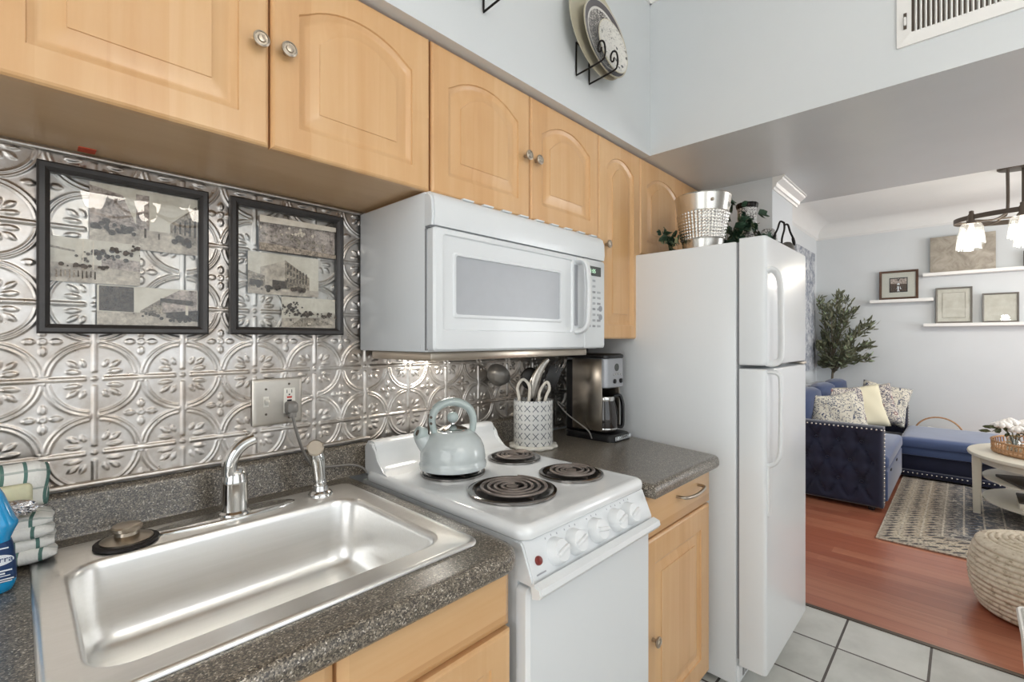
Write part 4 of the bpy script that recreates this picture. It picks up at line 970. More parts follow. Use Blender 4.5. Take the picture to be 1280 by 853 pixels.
# ------------------------------------------------------------------ coffee maker
t = thing('coffee_maker', 'black and steel drip coffee maker on the short counter against the refrigerator', 'coffee maker', (1.72, -.24, .9055))
kx0, kx1 = 1.650, 1.788
bm = B(); loft(bm, [[(a, b, z) for a, b in rrect(kx0 - .004, kx1 + .004, -.368, -.118, .03, 6)] for z in (.9055, .909, .928)] + [[(a, b, .934) for a, b in rrect(kx0, kx1, -.363, -.122, .03, 6)]]); bs = obj('base', bm, 'black_plastic', t)
bm = B(); prism(bm, rrect(kx0 + .012, kx1 - .005, .9125, .9275, .004, 3), 'y', -.3685, -.3675); bdg = obj('name_band', bm, 'label_white', bs, 0)
bm = B(); lathe(bm, [(.0065, -.3686), (.0065, -.3694), (.0052, -.3694), (.0052, -.3686)], (kx0 + .021, 0, .92), 20, 'y', False, False); front_text(bm, 'CUISINART', .0145, kx0 + .078, -.3691, .9218); box(bm, kx0 + .035, kx1 - .012, -.3694, -.3685, .9145, .9158); obj('lettering', bm, 'print_black', bdg, 0)
bm = B(); box(bm, kx0 + .004, kx1 - .004, -.205, -.122, .932, 1.236, .012, 3); obj('tower', bm, 'black_plastic', t)
bm = B(); box(bm, kx0 - .002, kx0 + .0035, -.312, -.165, .945, 1.242, .002); obj('side_panel', bm, 'steel_panel', t, label='brushed steel side panel')
bm = B(); box(bm, kx1 - .0035, kx1 + .002, -.312, -.165, .945, 1.242, .002); obj('side_panel', bm, 'steel_panel', t, label='brushed steel side panel')
bm = B(); loft(bm, [[(a, b, z) for a, b in rrect(kx0 + i, kx1 - i, -.337 + i, -.20, .022, 6)] for z, i in ((1.122, .004), (1.126, 0), (1.240, 0), (1.244, .003))]); hd = obj('brew_head', bm, 'plastic_grey', t)
M['plastic_grey'].node_tree.nodes['Principled BSDF'].inputs['Metallic'].default_value = .35
bm = B(); lathe(bm, [(.0155, -.336), (.0155, -.339), (.013, -.3395), (.001, -.339)], (1.722, 0, 1.206), 26, 'y'); bmesh.ops.scale(bm, verts=bm.verts, vec=(1, 1, 1)); obj('clock_display', bm, 'lcd_glass', hd)
for i, (x, z, r) in enumerate(((1.698, 1.176, .004), (1.712, 1.178, .004), (1.732, 1.178, .004), (1.75, 1.176, .004), (1.705, 1.149, .0095), (1.752, 1.149, .0095))):
    bm = B(); lathe(bm, [(r, -.3365), (r, -.342), (r * .8, -.3435), (.0005, -.344)], (x, 0, z), 18, 'y'); obj('button' if r < .005 else 'dial', bm, 'chrome' if r < .005 else 'black_plastic', hd)
bm = B(); loft(bm, [[(a, b, z) for a, b in rrect(kx0 - .002 + i, kx1 + .002 - i, -.339 + i, -.125 - i, .024, 6)] for z, i in ((1.2435, .002), (1.246, 0), (1.256, 0), (1.262, .008))]); obj('lid', bm, 'black_plastic', t)
bm = B(); lathe(bm, [(.045, .937), (.054, .941), (.058, .96), (.057, 1.0), (.05, 1.045), (.043, 1.07), (.0425, 1.082), (.001, 1.084)], (1.712, -.282, 0), 32); cf = obj('carafe', bm, 'carafe_glass_dark', t)
bm = B(); lathe(bm, [(.0445, 1.066), (.0455, 1.07), (.0455, 1.08), (.0435, 1.083)], (1.712, -.282, 0), 32); lathe(bm, [(.0585, .948), (.0592, .951), (.0585, .955)], (1.712, -.282, 0), 32, cap0=False, cap1=False); obj('carafe_band', bm, 'chrome', cf)
bm = B(); tube(bm, smooth_path([(1.745, -.31, 1.083), (1.764, -.326, 1.085), (1.772, -.335, 1.05), (1.772, -.336, 1.0), (1.769, -.335, .957), (1.757, -.322, .955)], 5), .011, 10, flat=.7); obj('carafe_handle', bm, 'black_plastic', cf)
bm = B(); tube(bm, smooth_path([(1.655, -.119, 1.03), (1.60, -.12, 1.055), (1.60, -.17, 1.01), (1.633, -.22, .965), (1.640, -.255, .94), (1.640, -.27, .912)], 6), .0028, 7); obj('cord', bm, 'grey_cord', t)

# ------------------------------------------------------------------ things on top of the refrigerator
BX, BY, BZ = 1.995, -.585, 1.6887
t = thing('ice_bucket', 'silver bucket with embossed square grid on the refrigerator', 'bucket', (BX, BY, BZ))
bm = B(); n = 168; L = []; rows = 84; H_ = .224
for j in range(rows + 1):
    f = j / rows; z = f * H_; r0 = .077 + .035 * f; row = []
    inn = .20 < f < .70
    for i in range(n):
        a = 2 * PI * i / n
        b_ = (abs(math.sin(21 * a)) * abs(math.sin(PI * 9 * (f - .20) / .5))) ** .7 * .0042 if inn else 0
        row.append(((r0 + b_) * math.cos(a), (r0 + b_) * math.sin(a), z))
    L.append(row)
for r, z in ((.1135, H_ + .001), (.1125, H_ + .003), (.110, H_ + .002), (.108, H_ - .01), (.078, .012)): L.append([(r * math.cos(2 * PI * i / n), r * math.sin(2 * PI * i / n), z) for i in range(n)])
loft(bm, L); b_ = obj('bucket_body', bm, 'chrome', t, 60, local=True); b_.data.materials[0] = mat('bucket_silver', '#d2cfc9', .27, 1.)
bm = B(); blob(bm, (-.083, -.072, .192), (.007, .007, .007), 2); blob(bm, (.083, .072, .192), (.007, .007, .007), 2); obj('stud', bm, 'brushed_nickel', t, 180, local=True)
def ivy(name, label, loc, spots, big=1.):
    t = thing(name, label, 'plant', loc); bm = B(); bs = B()
    for (p0, p1, k) in spots:
        pts = smooth_path([p0, (Vector(p0) + Vector(p1)) / 2 + Vector((0, 0, .03)), p1], 8); tube(bs, pts, .0016, 5)
        for i in range(k):
            p = pts[random.randrange(1, len(pts))] + Vector((random.gauss(0, .015), random.gauss(0, .015), random.gauss(0, .012))); s = random.uniform(.025, .045) * big
            d = Vector((random.uniform(-1, 1), random.uniform(-1.2, .6), random.uniform(-.5, .8)))
            if p.z - s * .7 < BZ + .004: p.z = BZ + .004 + s * .7
            for da in (-.6, 0, .6): leaf(bm, p, Matrix.Rotation(da, 3, 'Y') @ d, s * (1 if da == 0 else .8), s * .62, up=(0.2, -1, .5), mi=random.random() < .2)
    obj('foliage', bm, ['leaf_dark', 'leaf_pale'], t, 0); obj('stem', bs, 'stem_green', t)
ivy('ivy_sprig', 'ivy trailing from behind the silver bucket against the maple door', (1.93, -.44, BZ), [((1.99, -.44, 1.71), (1.90, -.47, 1.74), 9), ((1.99, -.44, 1.71), (1.905, -.455, 1.80), 8), ((1.97, -.46, 1.70), (1.89, -.52, 1.71), 6)])
ivy('ivy_plant', 'dark green ivy clump between the silver bucket and the patterned vase', (2.18, -.66, BZ), [((2.15, -.63, 1.70), (2.09, -.66, 1.89), 16), ((2.15, -.64, 1.70), (2.17, -.71, 1.86), 18), ((2.16, -.65, 1.70), (2.24, -.735, 1.83), 16), ((2.15, -.64, 1.70), (2.06, -.70, 1.76), 10), ((2.18, -.66, 1.70), (2.27, -.75, 1.76), 12), ((2.2, -.66, 1.7), (2.32, -.75, 1.74), 10)], 1.35)
t = thing('patterned_vase', 'black and white scrollwork vase standing behind the ivy on the refrigerator', 'vase', (2.365, -.645, BZ))
bm = B(); lathe(bm, [(.036, 0), (.041, .004), (.041, .22), (.042, .245)], n=32, cap1=False); obj('vase_body', bm, 'vase_scroll', t, local=True)
bm = B(); n = 64; L = []
for r, z in ((.0405, .243), (.045, .25), (.047, .262), (.044, .268), (.040, .262), (.038, .25)): L.append([((r + .0018 * (i % 4 < 2)) * math.cos(2 * PI * i / n), (r + .0018 * (i % 4 < 2)) * math.sin(2 * PI * i / n), z) for i in range(n)])
loft(bm, L, False, True); obj('pierced_rim', bm, 'black_iron', t, local=True, label='black beaded rim')
bm = B(); lathe(bm, [(.026, 0), (.034, .02), (.038, .06), (.038, .095), (.034, .125), (.025, .142), (.001, .146)], (2.408, -.723, BZ), 28); single('ginger_jar', bm, 'vase_scroll', 'small round scroll-patterned jar at the refrigerator edge by the ivy', 'jar')
t = thing('iron_ornament', 'black iron ornament with drooping leaf tips standing on the freezer top', 'ornament', (2.345, -.80, 1.698))
bm = B()
lathe(bm, [(.024, 1.698), (.024, 1.702), (.006, 1.706), (.001, 1.706)], (2.345, -.80, 0), 20); tube(bm, smooth_path([(2.345, -.80, 1.70), (2.340, -.80, 1.76), (2.352, -.80, 1.81), (2.350, -.80, 1.84)], 6), .0042, 8)
for s, dz in ((-1, 0), (1, -.012)):
    tube(bm, smooth_path([(2.350, -.80, 1.838 + dz), (2.350 + s * .018, -.80, 1.842 + dz), (2.350 + s * .03, -.80, 1.81 + dz), (2.350 + s * .043, -.80, 1.785 + dz)], 6), .0042, 8)
    blob(bm, (2.350 + s * .046, -.80, 1.770 + dz), (.0075, .006, .022), 2, rot=Matrix.Rotation(-s * .25, 3, 'Y'))
tube(bm, smooth_path([(2.345, -.80, 1.735), (2.325, -.80, 1.75), (2.300, -.80, 1.745)], 5), .004, 7); blob(bm, (2.300, -.80, 1.738), (.03, .008, .012), 2)
obj('ironwork', bm, 'black_iron', t, 60); t.rotation_euler.z = math.radians(-40); t.location.z += .0008
bm = B(); lathe(bm, [(.030, 0), (.031, .02), (.026, .042), (.014, .055), (.001, .058)], (2.415, -.80, 1.7065), 24); single('stone_dome', bm, 'grey_frame', 'small rounded grey dome at the freezer corner beside the iron ornament', 'ornament')

# ------------------------------------------------------------------ plates in wire racks on the soffit face
t = thing('plate_rack', 'scrolled black wire plate rack with three plates near the beam', 'plate rack', (1.41, -.381, 2.258))
def rack_wire(x):
    bm = B(); z = 2.258
    pts = [(x + .004, -.383, z + .12), (x + .002, -.384, z + .06), (x, -.386, z), (x, -.44, z + .004), (x, -.492, z + .010), (x, -.503, z + .022), (x, -.505, z + .045), (x, -.499, z + .07), (x, -.486, z + .078), (x, -.477, z + .066), (x, -.478, z + .048), (x, -.487, z + .043), (x, -.491, z + .055)]
    tube(bm, smooth_path(pts[:3], 3)[:-1] + [Vector(pts[2])] + smooth_path(pts[3:], 5), .0032, 8); return bm
obj('wire', rack_wire(1.372), 'black_iron', t); obj('wire', rack_wire(1.452), 'black_iron', t)
bm = B(); tube(bm, [(1.376, -.383, 2.378), (1.456, -.383, 2.378)], .0028, 8); obj('crossbar', bm, 'black_iron', t)
dup(t, (1.41 - .528, -.381, 2.258), 'black wire plate rack at the top edge above the sink-side cabinet doors')
def plate(r, y0, zc, xc, m, label, tilt):
    t = thing('dinner_plate', label, 'plate', (xc, y0, zc)); Rx = Matrix.Rotation(PI / 2 - tilt, 3, 'X')
    bm = B(); lathe(bm, [(.001, .004), (r * .6, .004), (r * .7, .007), (r * .97, .014), (r, .016), (r, .018), (r * .965, .0178)], n=56, cap1=False)
    for v in bm.verts: v.co = Rx @ v.co
    obj('back', bm, 'ceramic_rim', t, 50, local=True)
    bm = B(); lathe(bm, [(r * .965, .0178), (r * .7, .0105), (r * .62, .0075), (.001, .0075)], n=56, cap0=False)
    for v in bm.verts: v.co = Rx @ v.co
    obj('face', bm, m, t, 50, local=True); return t
plate(.172, -.405, 2.435, 1.455, 'ceramic_rim', 'large cream platter at the back of the wire plate rack', .10)
plate(.140, -.432, 2.405, 1.470, 'plate_scroll', 'dark scroll-patterned plate between platter and small plate in the rack', .12)
plate(.094, -.462, 2.362, 1.468, 'plate_sprig', 'small white plate with grey sprigs at the front of the rack', .12)

# ------------------------------------------------------------------ kitchen ceiling light (behind the camera; it shows in the frame glass)
KX, KY = .56, -2.2
t = thing('ceiling_fixture', 'five-armed kitchen light with frosted bowls, mirrored in the picture-frame glass', 'ceiling light', (KX, KY, 2.88))
bm = B(); lathe(bm, [(.07, 2.88), (.07, 2.865), (.05, 2.85), (.013, 2.845), (.012, 2.14), (.03, 2.12), (.03, 2.06), (.001, 2.04)], (KX, KY, 0), 28); obj('stem', bm, 'bronze', t)
for k in range(5):
    a = 2 * PI * k / 5 + 1.05; x, y = KX + .27 * math.cos(a), KY + .27 * math.sin(a)
    bm = B(); tube(bm, smooth_path([(KX + .02 * math.cos(a), KY + .02 * math.sin(a), 2.09), (KX + .15 * math.cos(a), KY + .15 * math.sin(a), 2.04), (x, y, 2.06), (x, y, 2.09)], 5), .007, 8); arm = obj('arm', bm, 'bronze', t)
    bm = B(); lathe(bm, [(.001, 2.088), (.032, 2.09), (.04, 2.10), (.068, 2.20), (.064, 2.20), (.037, 2.105), (.001, 2.10)], (x, y, 0), 28); obj('lamp_shade', bm, 'shade_frosted', arm, 50)
    l = bpy.data.lights.new('kitchen_bulb', 'POINT'); l.energy = 2.5; l.shadow_soft_size = .05; l.color = (1, .96, .9); lo = bpy.data.objects.new('kitchen_bulb', l); COL.objects.link(lo); lo.location = (x, y, 2.25)

# ------------------------------------------------------------------ living room: rug and sofa with chaise
bm = B(); box(bm, 3.945, 6.345, -2.755, -.955, .0, .011, .004); single('area_rug', bm, 'rug_weave', 'faded grey and cream patterned rug in front of the blue sofa', 'rug', origin=(5.145, -1.855, .0))
t = thing('sectional_sofa', 'navy velvet tufted sofa with chaise and silver nailhead trim', 'sofa', (5.7, -.6, 0))
def tufted(bm, x, y0, y1, z0, z1, sgn, thick, pitch=.152, row=.155, depth=.044, r=.03):
    """padded slab whose face at x is button-tufted on a diamond grid; returns button places"""
    ny, nz = 70, 48; btn = []
    for j in range(-1, 7):
        for i in range(-1, 10):
            a = y1 - .12 - i * pitch - (j % 2) * pitch / 2; b = z1 - .125 - j * row
            if y0 + .05 < a < y1 - .04 and z0 + .05 < b < z1 - .06: btn.append((a, b))
    G = []
    for k in range(nz + 1):
        row_ = []
        for i in range(ny + 1):
            a = y0 + (y1 - y0) * i / ny; b = z0 + (z1 - z0) * k / nz
            e = min(a - y0, y1 - a, b - z0, z1 - b); ed = 0 if e > r else (r - math.sqrt(max(0, r * r - (r - e) ** 2)))
            h = 0
            if btn and e > .03:
                for (p, q) in btn:
                    d2 = (a - p) ** 2 + (b - q) ** 2; h = max(h, math.exp(-d2 / .0016))
                u_ = (a - y1 + .12) / pitch; v_ = (b - z1 + .125) / row
                f1 = abs(((u_ + v_ / 2) + .5) % 1 - .5); f2 = abs(((u_ - v_ / 2) + .5) % 1 - .5)
                h = max(h, .5 * math.exp(-(min(f1, f2) / .085) ** 2))
                h *= min(1, (e - .03) / .04)
            row_.append(bm.verts.new((x + sgn * (-ed * .6 - h * depth), a, b)))
        G.append(row_)
    for k in range(nz):
        for i in range(ny): bm.faces.new((G[k][i], G[k][i + 1], G[k + 1][i + 1], G[k + 1][i]))
    rim = [G[0][i] for i in range(ny)] + [G[k][ny] for k in range(nz)] + [G[nz][i] for i in range(ny, 0, -1)] + [G[k][0] for k in range(nz, 0, -1)]
    bk = [bm.verts.new((x - sgn * thick, v.co.y, v.co.z)) for v in rim]
    for i in range(len(rim)):
        j = (i + 1) % len(rim); bm.faces.new((rim[i], rim[j], bk[j], bk[i]))
    bm.faces.new(bk); return btn
def nails(name, pts, parent, r=.009):
    bm = B()
    for p in pts:
        blob(bm, p, (r, r, r), 1)
    o = obj(name, bm, 'nail_silver', parent, 180); return o
bm = B(); bt = tufted(bm, 4.55, -.935, -.07, .03, .645, -1, .13); near_arm = obj('arm', bm, 'velvet_navy', t, 60)
for a, b in bt:
    bm = B(); blob(bm, (4.587, a, b), (.008, .013, .013), 2); obj('button', bm, 'velvet_navy', near_arm, 180)
nails('nailhead_trim', [(4.5525, -.925 + i * .0305, .630) for i in range(28)] + [(4.60, -.937, .62 - i * .0305) for i in range(19)], near_arm, .008)
bm = B(); bt = tufted(bm, 6.86, -.935, -.07, .03, .615, 1, .13); far_arm = obj('arm', bm, 'velvet_navy', t, 60)
bm = B(); box(bm, 6.70, 6.732, -.925, -.2, .40, .60, .012); obj('inner_pad', bm, 'velvet_navy', far_arm)
nails('nailhead_trim', [(6.80, -.937, .595 - i * .03) for i in range(18)] + [(6.745, -.92 + i * .03, .617) for i in range(20)], far_arm, .008)
bm = B(); box(bm, 4.68, 6.73, -.93, -.10, .05, .30, .02); obj('base', bm, 'velvet_navy', t)
bm = B(); box(bm, 4.685, 5.845, -.958, -.22, .30, .415, .035, 4); obj('seat_cushion', bm, 'velvet_lit_blue', t)
bm = B(); box(bm, 4.69, 5.835, -.952, -.925, .055, .296, .012, 3); fp = obj('front_panel', bm, 'velvet_lit_blue', t)
bm = B()
box(bm, 4.9, 4.93, -.957, -.951, .25, .262); box(bm, 4.9, 4.93, -.957, -.951, .17, .182)
bm.free(); 
for x in (4.86, 5.3):
    bm = B(); box(bm, x, x + .06, -.958, -.951, .262, .280, .003); obj('pull_tab', bm, 'rubber_black', fp)
bm = B(); box(bm, 4.66, 6.75, -.20, -.055, .05, .82, .05, 4); obj('backrest', bm, 'velvet_navy', t)
for x0, x1 in ((4.70, 5.36), (5.38, 6.02), (6.04, 6.69)):
    bm = B(); t2 = bmesh.new(); bmesh.ops.create_cube(t2, size=1); bmesh.ops.subdivide_edges(t2, edges=t2.edges, cuts=6, use_grid_fill=True)
    for v in t2.verts:
        p = v.co * 2; q = Vector((p.x * math.sqrt(1 - p.y ** 2 / 2 * .6 - p.z ** 2 / 2 * .25), p.y * math.sqrt(max(.02, 1 - p.x ** 2 * .35 - p.z ** 2 * .35)), p.z * math.sqrt(1 - p.x ** 2 * .30 - p.y ** 2 * .2)))
        v.co = Vector(((x0 + x1) / 2 + q.x * (x1 - x0) / 2, -.31 + q.y * .11 + (q.z * -.03), .64 + q.z * .245))
    merge(bm, t2); obj('back_cushion', bm, 'velvet_mid', t, 180)
ch = B(); L = []
pl = rrect(5.85, 6.73, -1.655, -.93, (.02, .02, .06, .06), 6)
def insetp(i): return rrect(5.85 + i, 6.73 - i, -1.655 + i, -.93 - i, (.02, .02, .06, .06), 6)
loft(ch, [[(a, b, z) for a, b in insetp(i)] for z, i in ((.305, .02), (.307, .004), (.32, 0), (.365, 0), (.383, .01), (.393, .035), (.395, .08))]); cu = obj('chaise_cushion', ch, 'velvet_lit_blue', t, 60)
bm = B(); box(bm, 5.875, 6.71, -1.625, -.935, .225, .307, .01, 2); obj('chaise_band', bm, 'velvet_lit_blue', t)
bm = B(); box(bm, 5.905, 6.69, -1.60, -.935, .075, .226, .012); cb = obj('chaise_base', bm, 'velvet_navy', t)
bm = B(); box(bm, 5.86, 6.72, -1.64, -.935, .028, .082, .006); obj('plinth', bm, 'velvet_navy', t)
for i in range(20):
    bm = B(); blob(bm, (5.858, -.96 - i * .034, .062), (.008, .008, .008), 1); obj('nailhead', bm, 'nail_silver', cb, 180)
for x in (4.6, 6.66):
    for y in (-.86, -.16):
        bm = B(); lathe(bm, [(.02, .0), (.025, .035)] if y > -.5 else [(.02, .0), (.025, .035)], (x, y, 0), 14); obj('foot', bm, 'black_plastic', t)
for x in (5.92, 6.64):
    bm = B(); lathe(bm, [(.02, .0112), (.025, .03)], (x, -1.55, 0), 14); obj('foot', bm, 'black_plastic', t)

# cushions lying on the sofa
def pillow(m, label, c, s, rot, group='scatter cushions on the sofa'):
    bm = B(); n = 18; G = []
    for sd in (1, -1):
        g_ = []
        for j in range(n + 1):
            row = []
            for i in range(n + 1):
                u, v = 2 * i / n - 1, 2 * j / n - 1; k = ((1 - u ** 4) * (1 - v ** 4)) ** .42
                pin = 1 - .09 * (1 - abs(u)) * abs(v) ** 2 - .0; pin2 = 1 - .09 * (1 - abs(v)) * abs(u) ** 2
                row.append(bm.verts.new((u * s[0] / 2 * pin2, sd * k * s[1] / 2 * (1 + .05 * math.sin(7 * u + 5 * v)), v * s[2] / 2 * pin)))
            g_.append(row)
        G.append(g_)
    for g_ in G:
        for j in range(n):
            for i in range(n): bm.faces.new((g_[j][i], g_[j][i + 1], g_[j + 1][i + 1], g_[j + 1][i]))
    bmesh.ops.remove_doubles(bm, verts=bm.verts, dist=1e-5)
    o = obj('cushion', bm, m, None, 180); o.location = c; o.rotation_euler = [math.radians(a) for a in rot]; tag(o, label, 'cushion', group)
pillow('print_pillow', 'large cream and navy print cushion just behind the near sofa arm', (4.97, -.56, .62), (.44, .15, .40), (-18, 8, -62))
pillow('print_pillow', 'cream and navy print cushion half hidden beside the plain cream cushion', (5.35, -.53, .62), (.44, .15, .40), (-20, -8, -48))
pillow('medallion_pillow', 'grey patterned cushion wedged against the blue back cushions', (5.72, -.52, .65), (.40, .14, .40), (-12, 0, -40))
pillow('cushion_cream', 'plain cream cushion in the middle of the row', (6.02, -.60, .63), (.46, .15, .44), (-20, -6, -58))
pillow('medallion_pillow', 'red and grey medallion cushion facing the kitchen by the far arm', (6.36, -.66, .615), (.44, .15, .44), (-20, -10, -70))
pillow('print_pillow', 'floral print cushion leaning on the far tufted arm', (6.58, -.74, .62), (.44, .14, .44), (-16, 12, -80))

# hoop-handled basket and potted olive tree behind the sofa
t = thing('storage_basket', 'wicker basket with hoop handle standing between chaise and far wall', 'basket', (6.93, -1.18, 0))
bm = B(); prof = []
for i in range(15): prof += [(.165 + .02 * i / 14 + .004, i * .0205 + .001), (.165 + .02 * i / 14, i * .0205 + .0105)]
lathe(bm, [(.16, .001)] + prof + [(.176, .29), (.16, .02), (.001, .015)], (6.93, -1.18, 0), 32); obj('basket_body', bm, 'rattan', t, 60)
bm = B(); tube(bm, [(6.93, -1.18 + .205 * math.cos(a), .27 + .205 * math.sin(a)) for a in [PI * i / 24 for i in range(25)]], .008, 8); obj('hoop_handle', bm, 'rattan', t)
bm = B(); box(bm, 6.85, 7.0, -1.30, -1.08, .285, .345, .015, 2, rot=Matrix.Rotation(.18, 3, 'X')); single('folded_paper', bm, 'paper', 'white folded papers sticking out of the hoop-handled basket', 'papers')
t = thing('olive_tree', 'potted olive tree in the living room corner behind the sofa', 'tree', (6.97, -.20, 0))
bm = B(); lathe(bm, [(.09, .001), (.115, .02), (.125, .22), (.13, .24), (.118, .24), (.115, .2), (.001, .2)], (6.97, -.19, 0), 28); obj('pot', bm, 'ceramic_white', t)
bm = B(); tube(bm, smooth_path([(6.97, -.19, .2), (6.975, -.19, .5), (6.965, -.2, .8), (6.965, -.21, .95)], 5), [.017] * 6 + [.015] * 5 + [.013] * 5, 8)
br = []; bl = B()
rnd = random.Random(3)
for i in range(30):
    a = rnd.uniform(0, 2 * PI); zt = rnd.uniform(1.0, 1.86); rad = (.40 if zt < 1.5 else .22) * rnd.uniform(.35, 1)
    e = Vector((min(7.10, max(6.55, 6.90 + math.cos(a) * rad * .8)), min(-.08, -.27 + math.sin(a) * rad), zt)); s0 = Vector((6.965, -.21, .9 + .4 * rnd.random() * (zt - .9)))
    if i < 3: e = Vector(((6.95, -.26, 1.86), (6.78, -.58, 1.52), (6.86, -.60, 1.47))[i])
    pts = smooth_path([s0, s0.lerp(e, .5) + Vector((0, 0, .05)), e], 8); tube(bm, pts, [.006 - .004 * k / (len(pts) - 1) for k in range(len(pts))], 5)
    for k in range(60):
        q = pts[min(len(pts) - 1, int(3 + (len(pts) - 3) * rnd.random() ** .7))] + Vector((rnd.gauss(0, .02), rnd.gauss(0, .02), rnd.gauss(0, .02)))
        d = (e - s0).normalized() + Vector((rnd.uniform(-1, 1), rnd.uniform(-1, 1), rnd.uniform(-.6, .8))); d.normalize(); Ln = rnd.uniform(.05, .095)
        if q.y + d.y * Ln > -.05: d.y = -abs(d.y)
        if q.x + d.x * Ln > 7.13: d.x = -abs(d.x)
        if q.y > -.06 or q.x > 7.11: continue
        leaf(bl, q, d, Ln, Ln * .27, mi=rnd.random() < .1)
obj('trunk', bm, 'bark', t); obj('foliage', bl, ['leaf_olive', 'leaf_pale'], t, 0)

# mural canvas on the counter-side wall of the living room
bm = B(); box(bm, 6.05, 6.93, -.028, -.001, .95, 2.40, .003); single('mural_canvas', bm, 'mural_print', 'tall blue-grey mottled canvas seen edge-on beside the refrigerator', 'canvas')

# picture ledges on the far wall and the frames on them
def ledge(y0, y1, z, label):
    bm = B(); prism(bm, [(7.1495, z), (7.1495, z - .03), (7.055, z - .03), (7.05, z - .026), (7.05, z + .006), (7.058, z + .006), (7.058, z)], 'y', y1, y0); return single('picture_ledge', bm, 'trim_white', label, 'shelf', 'white picture ledges on the far wall')
ledge(-.565, -1.135, 1.785, 'short white picture ledge carrying the brown framed picture')
ledge(-1.045, -2.35, 2.062, 'topmost white picture ledge, under the unframed map')
ledge(-1.050, -2.35, 1.497, 'lowest white picture ledge, under the two grey-framed certificates')
def wall_picture(label, y0, y1, z0, z1, fm, fw, art, matw=0, inner=None, depth=.02):
    """leaning picture; y0 > y1"""
    t = thing('framed_picture', label, 'picture', (7.10, (y0 + y1) / 2, z0 + .0), 'pictures on the ledges'); h = z1 - z0; w = y0 - y1; a = B()
    rc = lambda i, x: [(x, w / 2 - i, i), (x, -w / 2 + i, i), (x, -w / 2 + i, h - i), (x, w / 2 - i, h - i)]
    loft(a, [rc(fw, .008), rc(0, .008), rc(0, -.010), rc(.004, -.014), rc(fw, -.009), rc(fw, .006)], False, False); obj('frame', a, fm, t, 30, local=True)
    a = B(); box(a, .0, .006, -w / 2 + fw - .002, w / 2 - fw + .002, fw - .002, h - fw + .002); obj('mat', a, 'mat_cream' if matw else art, t, 0, local=True)
    if matw:
        a = B(); box(a, -.002, .001, -w / 2 + matw, w / 2 - matw, matw, h - matw); m_ = obj('print', a, art, t, 0, local=True)
    if inner: inner(t, w, h)
    a = B(); box(a, -.006, -.005, -w / 2 + fw - .001, w / 2 - fw + .001, fw - .001, h - fw + .001); obj('glass', a, 'pane_glass', t, 0, local=True)
    t.rotation_euler.y = math.radians(2); return t
def bird_scene(t, w, h):
    a = B(); k = [0]; iw, ih = .165, .17
    def P(pts, mi):
        k[0] += 1; v = [a.verts.new((-.0025 - .0002 * k[0], (.5 - p) * iw, h / 2 + (q - .5) * ih - .0)) for p, q in pts]; f = a.faces.new(v); f.material_index = mi
    P([(0, 0), (1, 0), (1, 1), (0, 1)], 0); P([(.05, .55), (.95, .55), (.95, .94), (.05, .94)], 1); P([(.05, .06), (.95, .06), (.95, .55), (.05, .6)], 2); P([(.42, .95), (.5, .72), (.58, .95), (.5, .88)], 0)
    P([(.42, .5), (.58, .5), (.55, .62), (.45, .62)], 3); P([(.36, .22), (.66, .2), (.6, .40), (.42, .42)], 3); P([(.42, .06), (.58, .06), (.53, .22), (.47, .22)], 3)
    for i in range(6): P([(.08 + i * .15, .1), (.14 + i * .15, .1), (.13 + i * .15, .5), (.09 + i * .15, .5)], 4 if i not in (2, 3) else 2)
    obj('print', a, ['print_black', 'photo_faded', 'wood_frame', 'label_white', 'bronze'], t, 0, local=True)
wall_picture('brown framed small dark painting with wide cream mat on the short ledge', -.650, -1.005, 1.792, 2.128, 'wood_frame', .024, 'mat_cream', 0, bird_scene)
def cert_lines(t, w, h):
    a = B(); i = .055
    for (p0, p1, q0, q1) in ((-w / 2 + i, w / 2 - i, i, i + .004), (-w / 2 + i, w / 2 - i, h - i - .004, h - i), (-w / 2 + i, -w / 2 + i + .004, i, h - i), (w / 2 - i - .004, w / 2 - i, i, h - i)): box(a, -.0022, -.0005, p0, p1, q0, q1)
    obj('border_line', a, 'map_print', t, 0, local=True)
wall_picture('taller grey-framed certificate with ruled border on the lowest ledge', -1.150, -1.447, 1.504, 1.897, 'grey_frame', .017, 'certificate_print', 0, cert_lines)
wall_picture('shorter plain grey-framed certificate on the lowest ledge', -1.520, -1.790, 1.504, 1.812, 'grey_frame', .015, 'certificate_print')
wall_picture('small dark frame at the end of the topmost ledge beyond the map', -1.820, -2.10, 2.069, 2.23, 'frame_black', .02, 'photo_faded')
bm = B(); box(bm, 7.085, 7.105, -1.622, -1.105, 2.07, 2.462, .002); single('unframed_map', bm, 'map_print', 'unframed tan map panel standing on the topmost ledge behind the lamp', 'map')

# ------------------------------------------------------------------ chandelier
CHX, CHY = 5.75, -1.745
t = thing('chandelier', 'bronze oval-ring chandelier with clear glass shades in the living room', 'chandelier', (CHX, CHY, 2.77))
bm = B(); lathe(bm, [(1, 2.77), (1, 2.752), (.93, 2.742), (.6, 2.738), (.001, 2.738)], (0, 0, 0), 36, sx=.10, sy=.165); bmesh.ops.translate(bm, verts=bm.verts, vec=(CHX, CHY, 0)); obj('canopy', bm, 'bronze', t)
bm = B(); lathe(bm, [(.02, 2.74), (.02, 2.30), (.03, 2.29), (.022, 2.27), (.001, 2.265)], (CHX, CHY, 0), 18); obj('post', bm, 'bronze', t)
EA, EB, RZ = .43, .27, 2.355
bm = B(); n = 64; rings = []
for i in range(n):
    a = 2 * PI * i / n; c_, s_ = math.cos(a), math.sin(a); rings.append([(CHX + (EB + dx) * c_, CHY + (EA + dx) * s_, RZ + dz) for dx, dz in ((-.004, -.02), (.004, -.02), (.004, .02), (-.004, .02))])
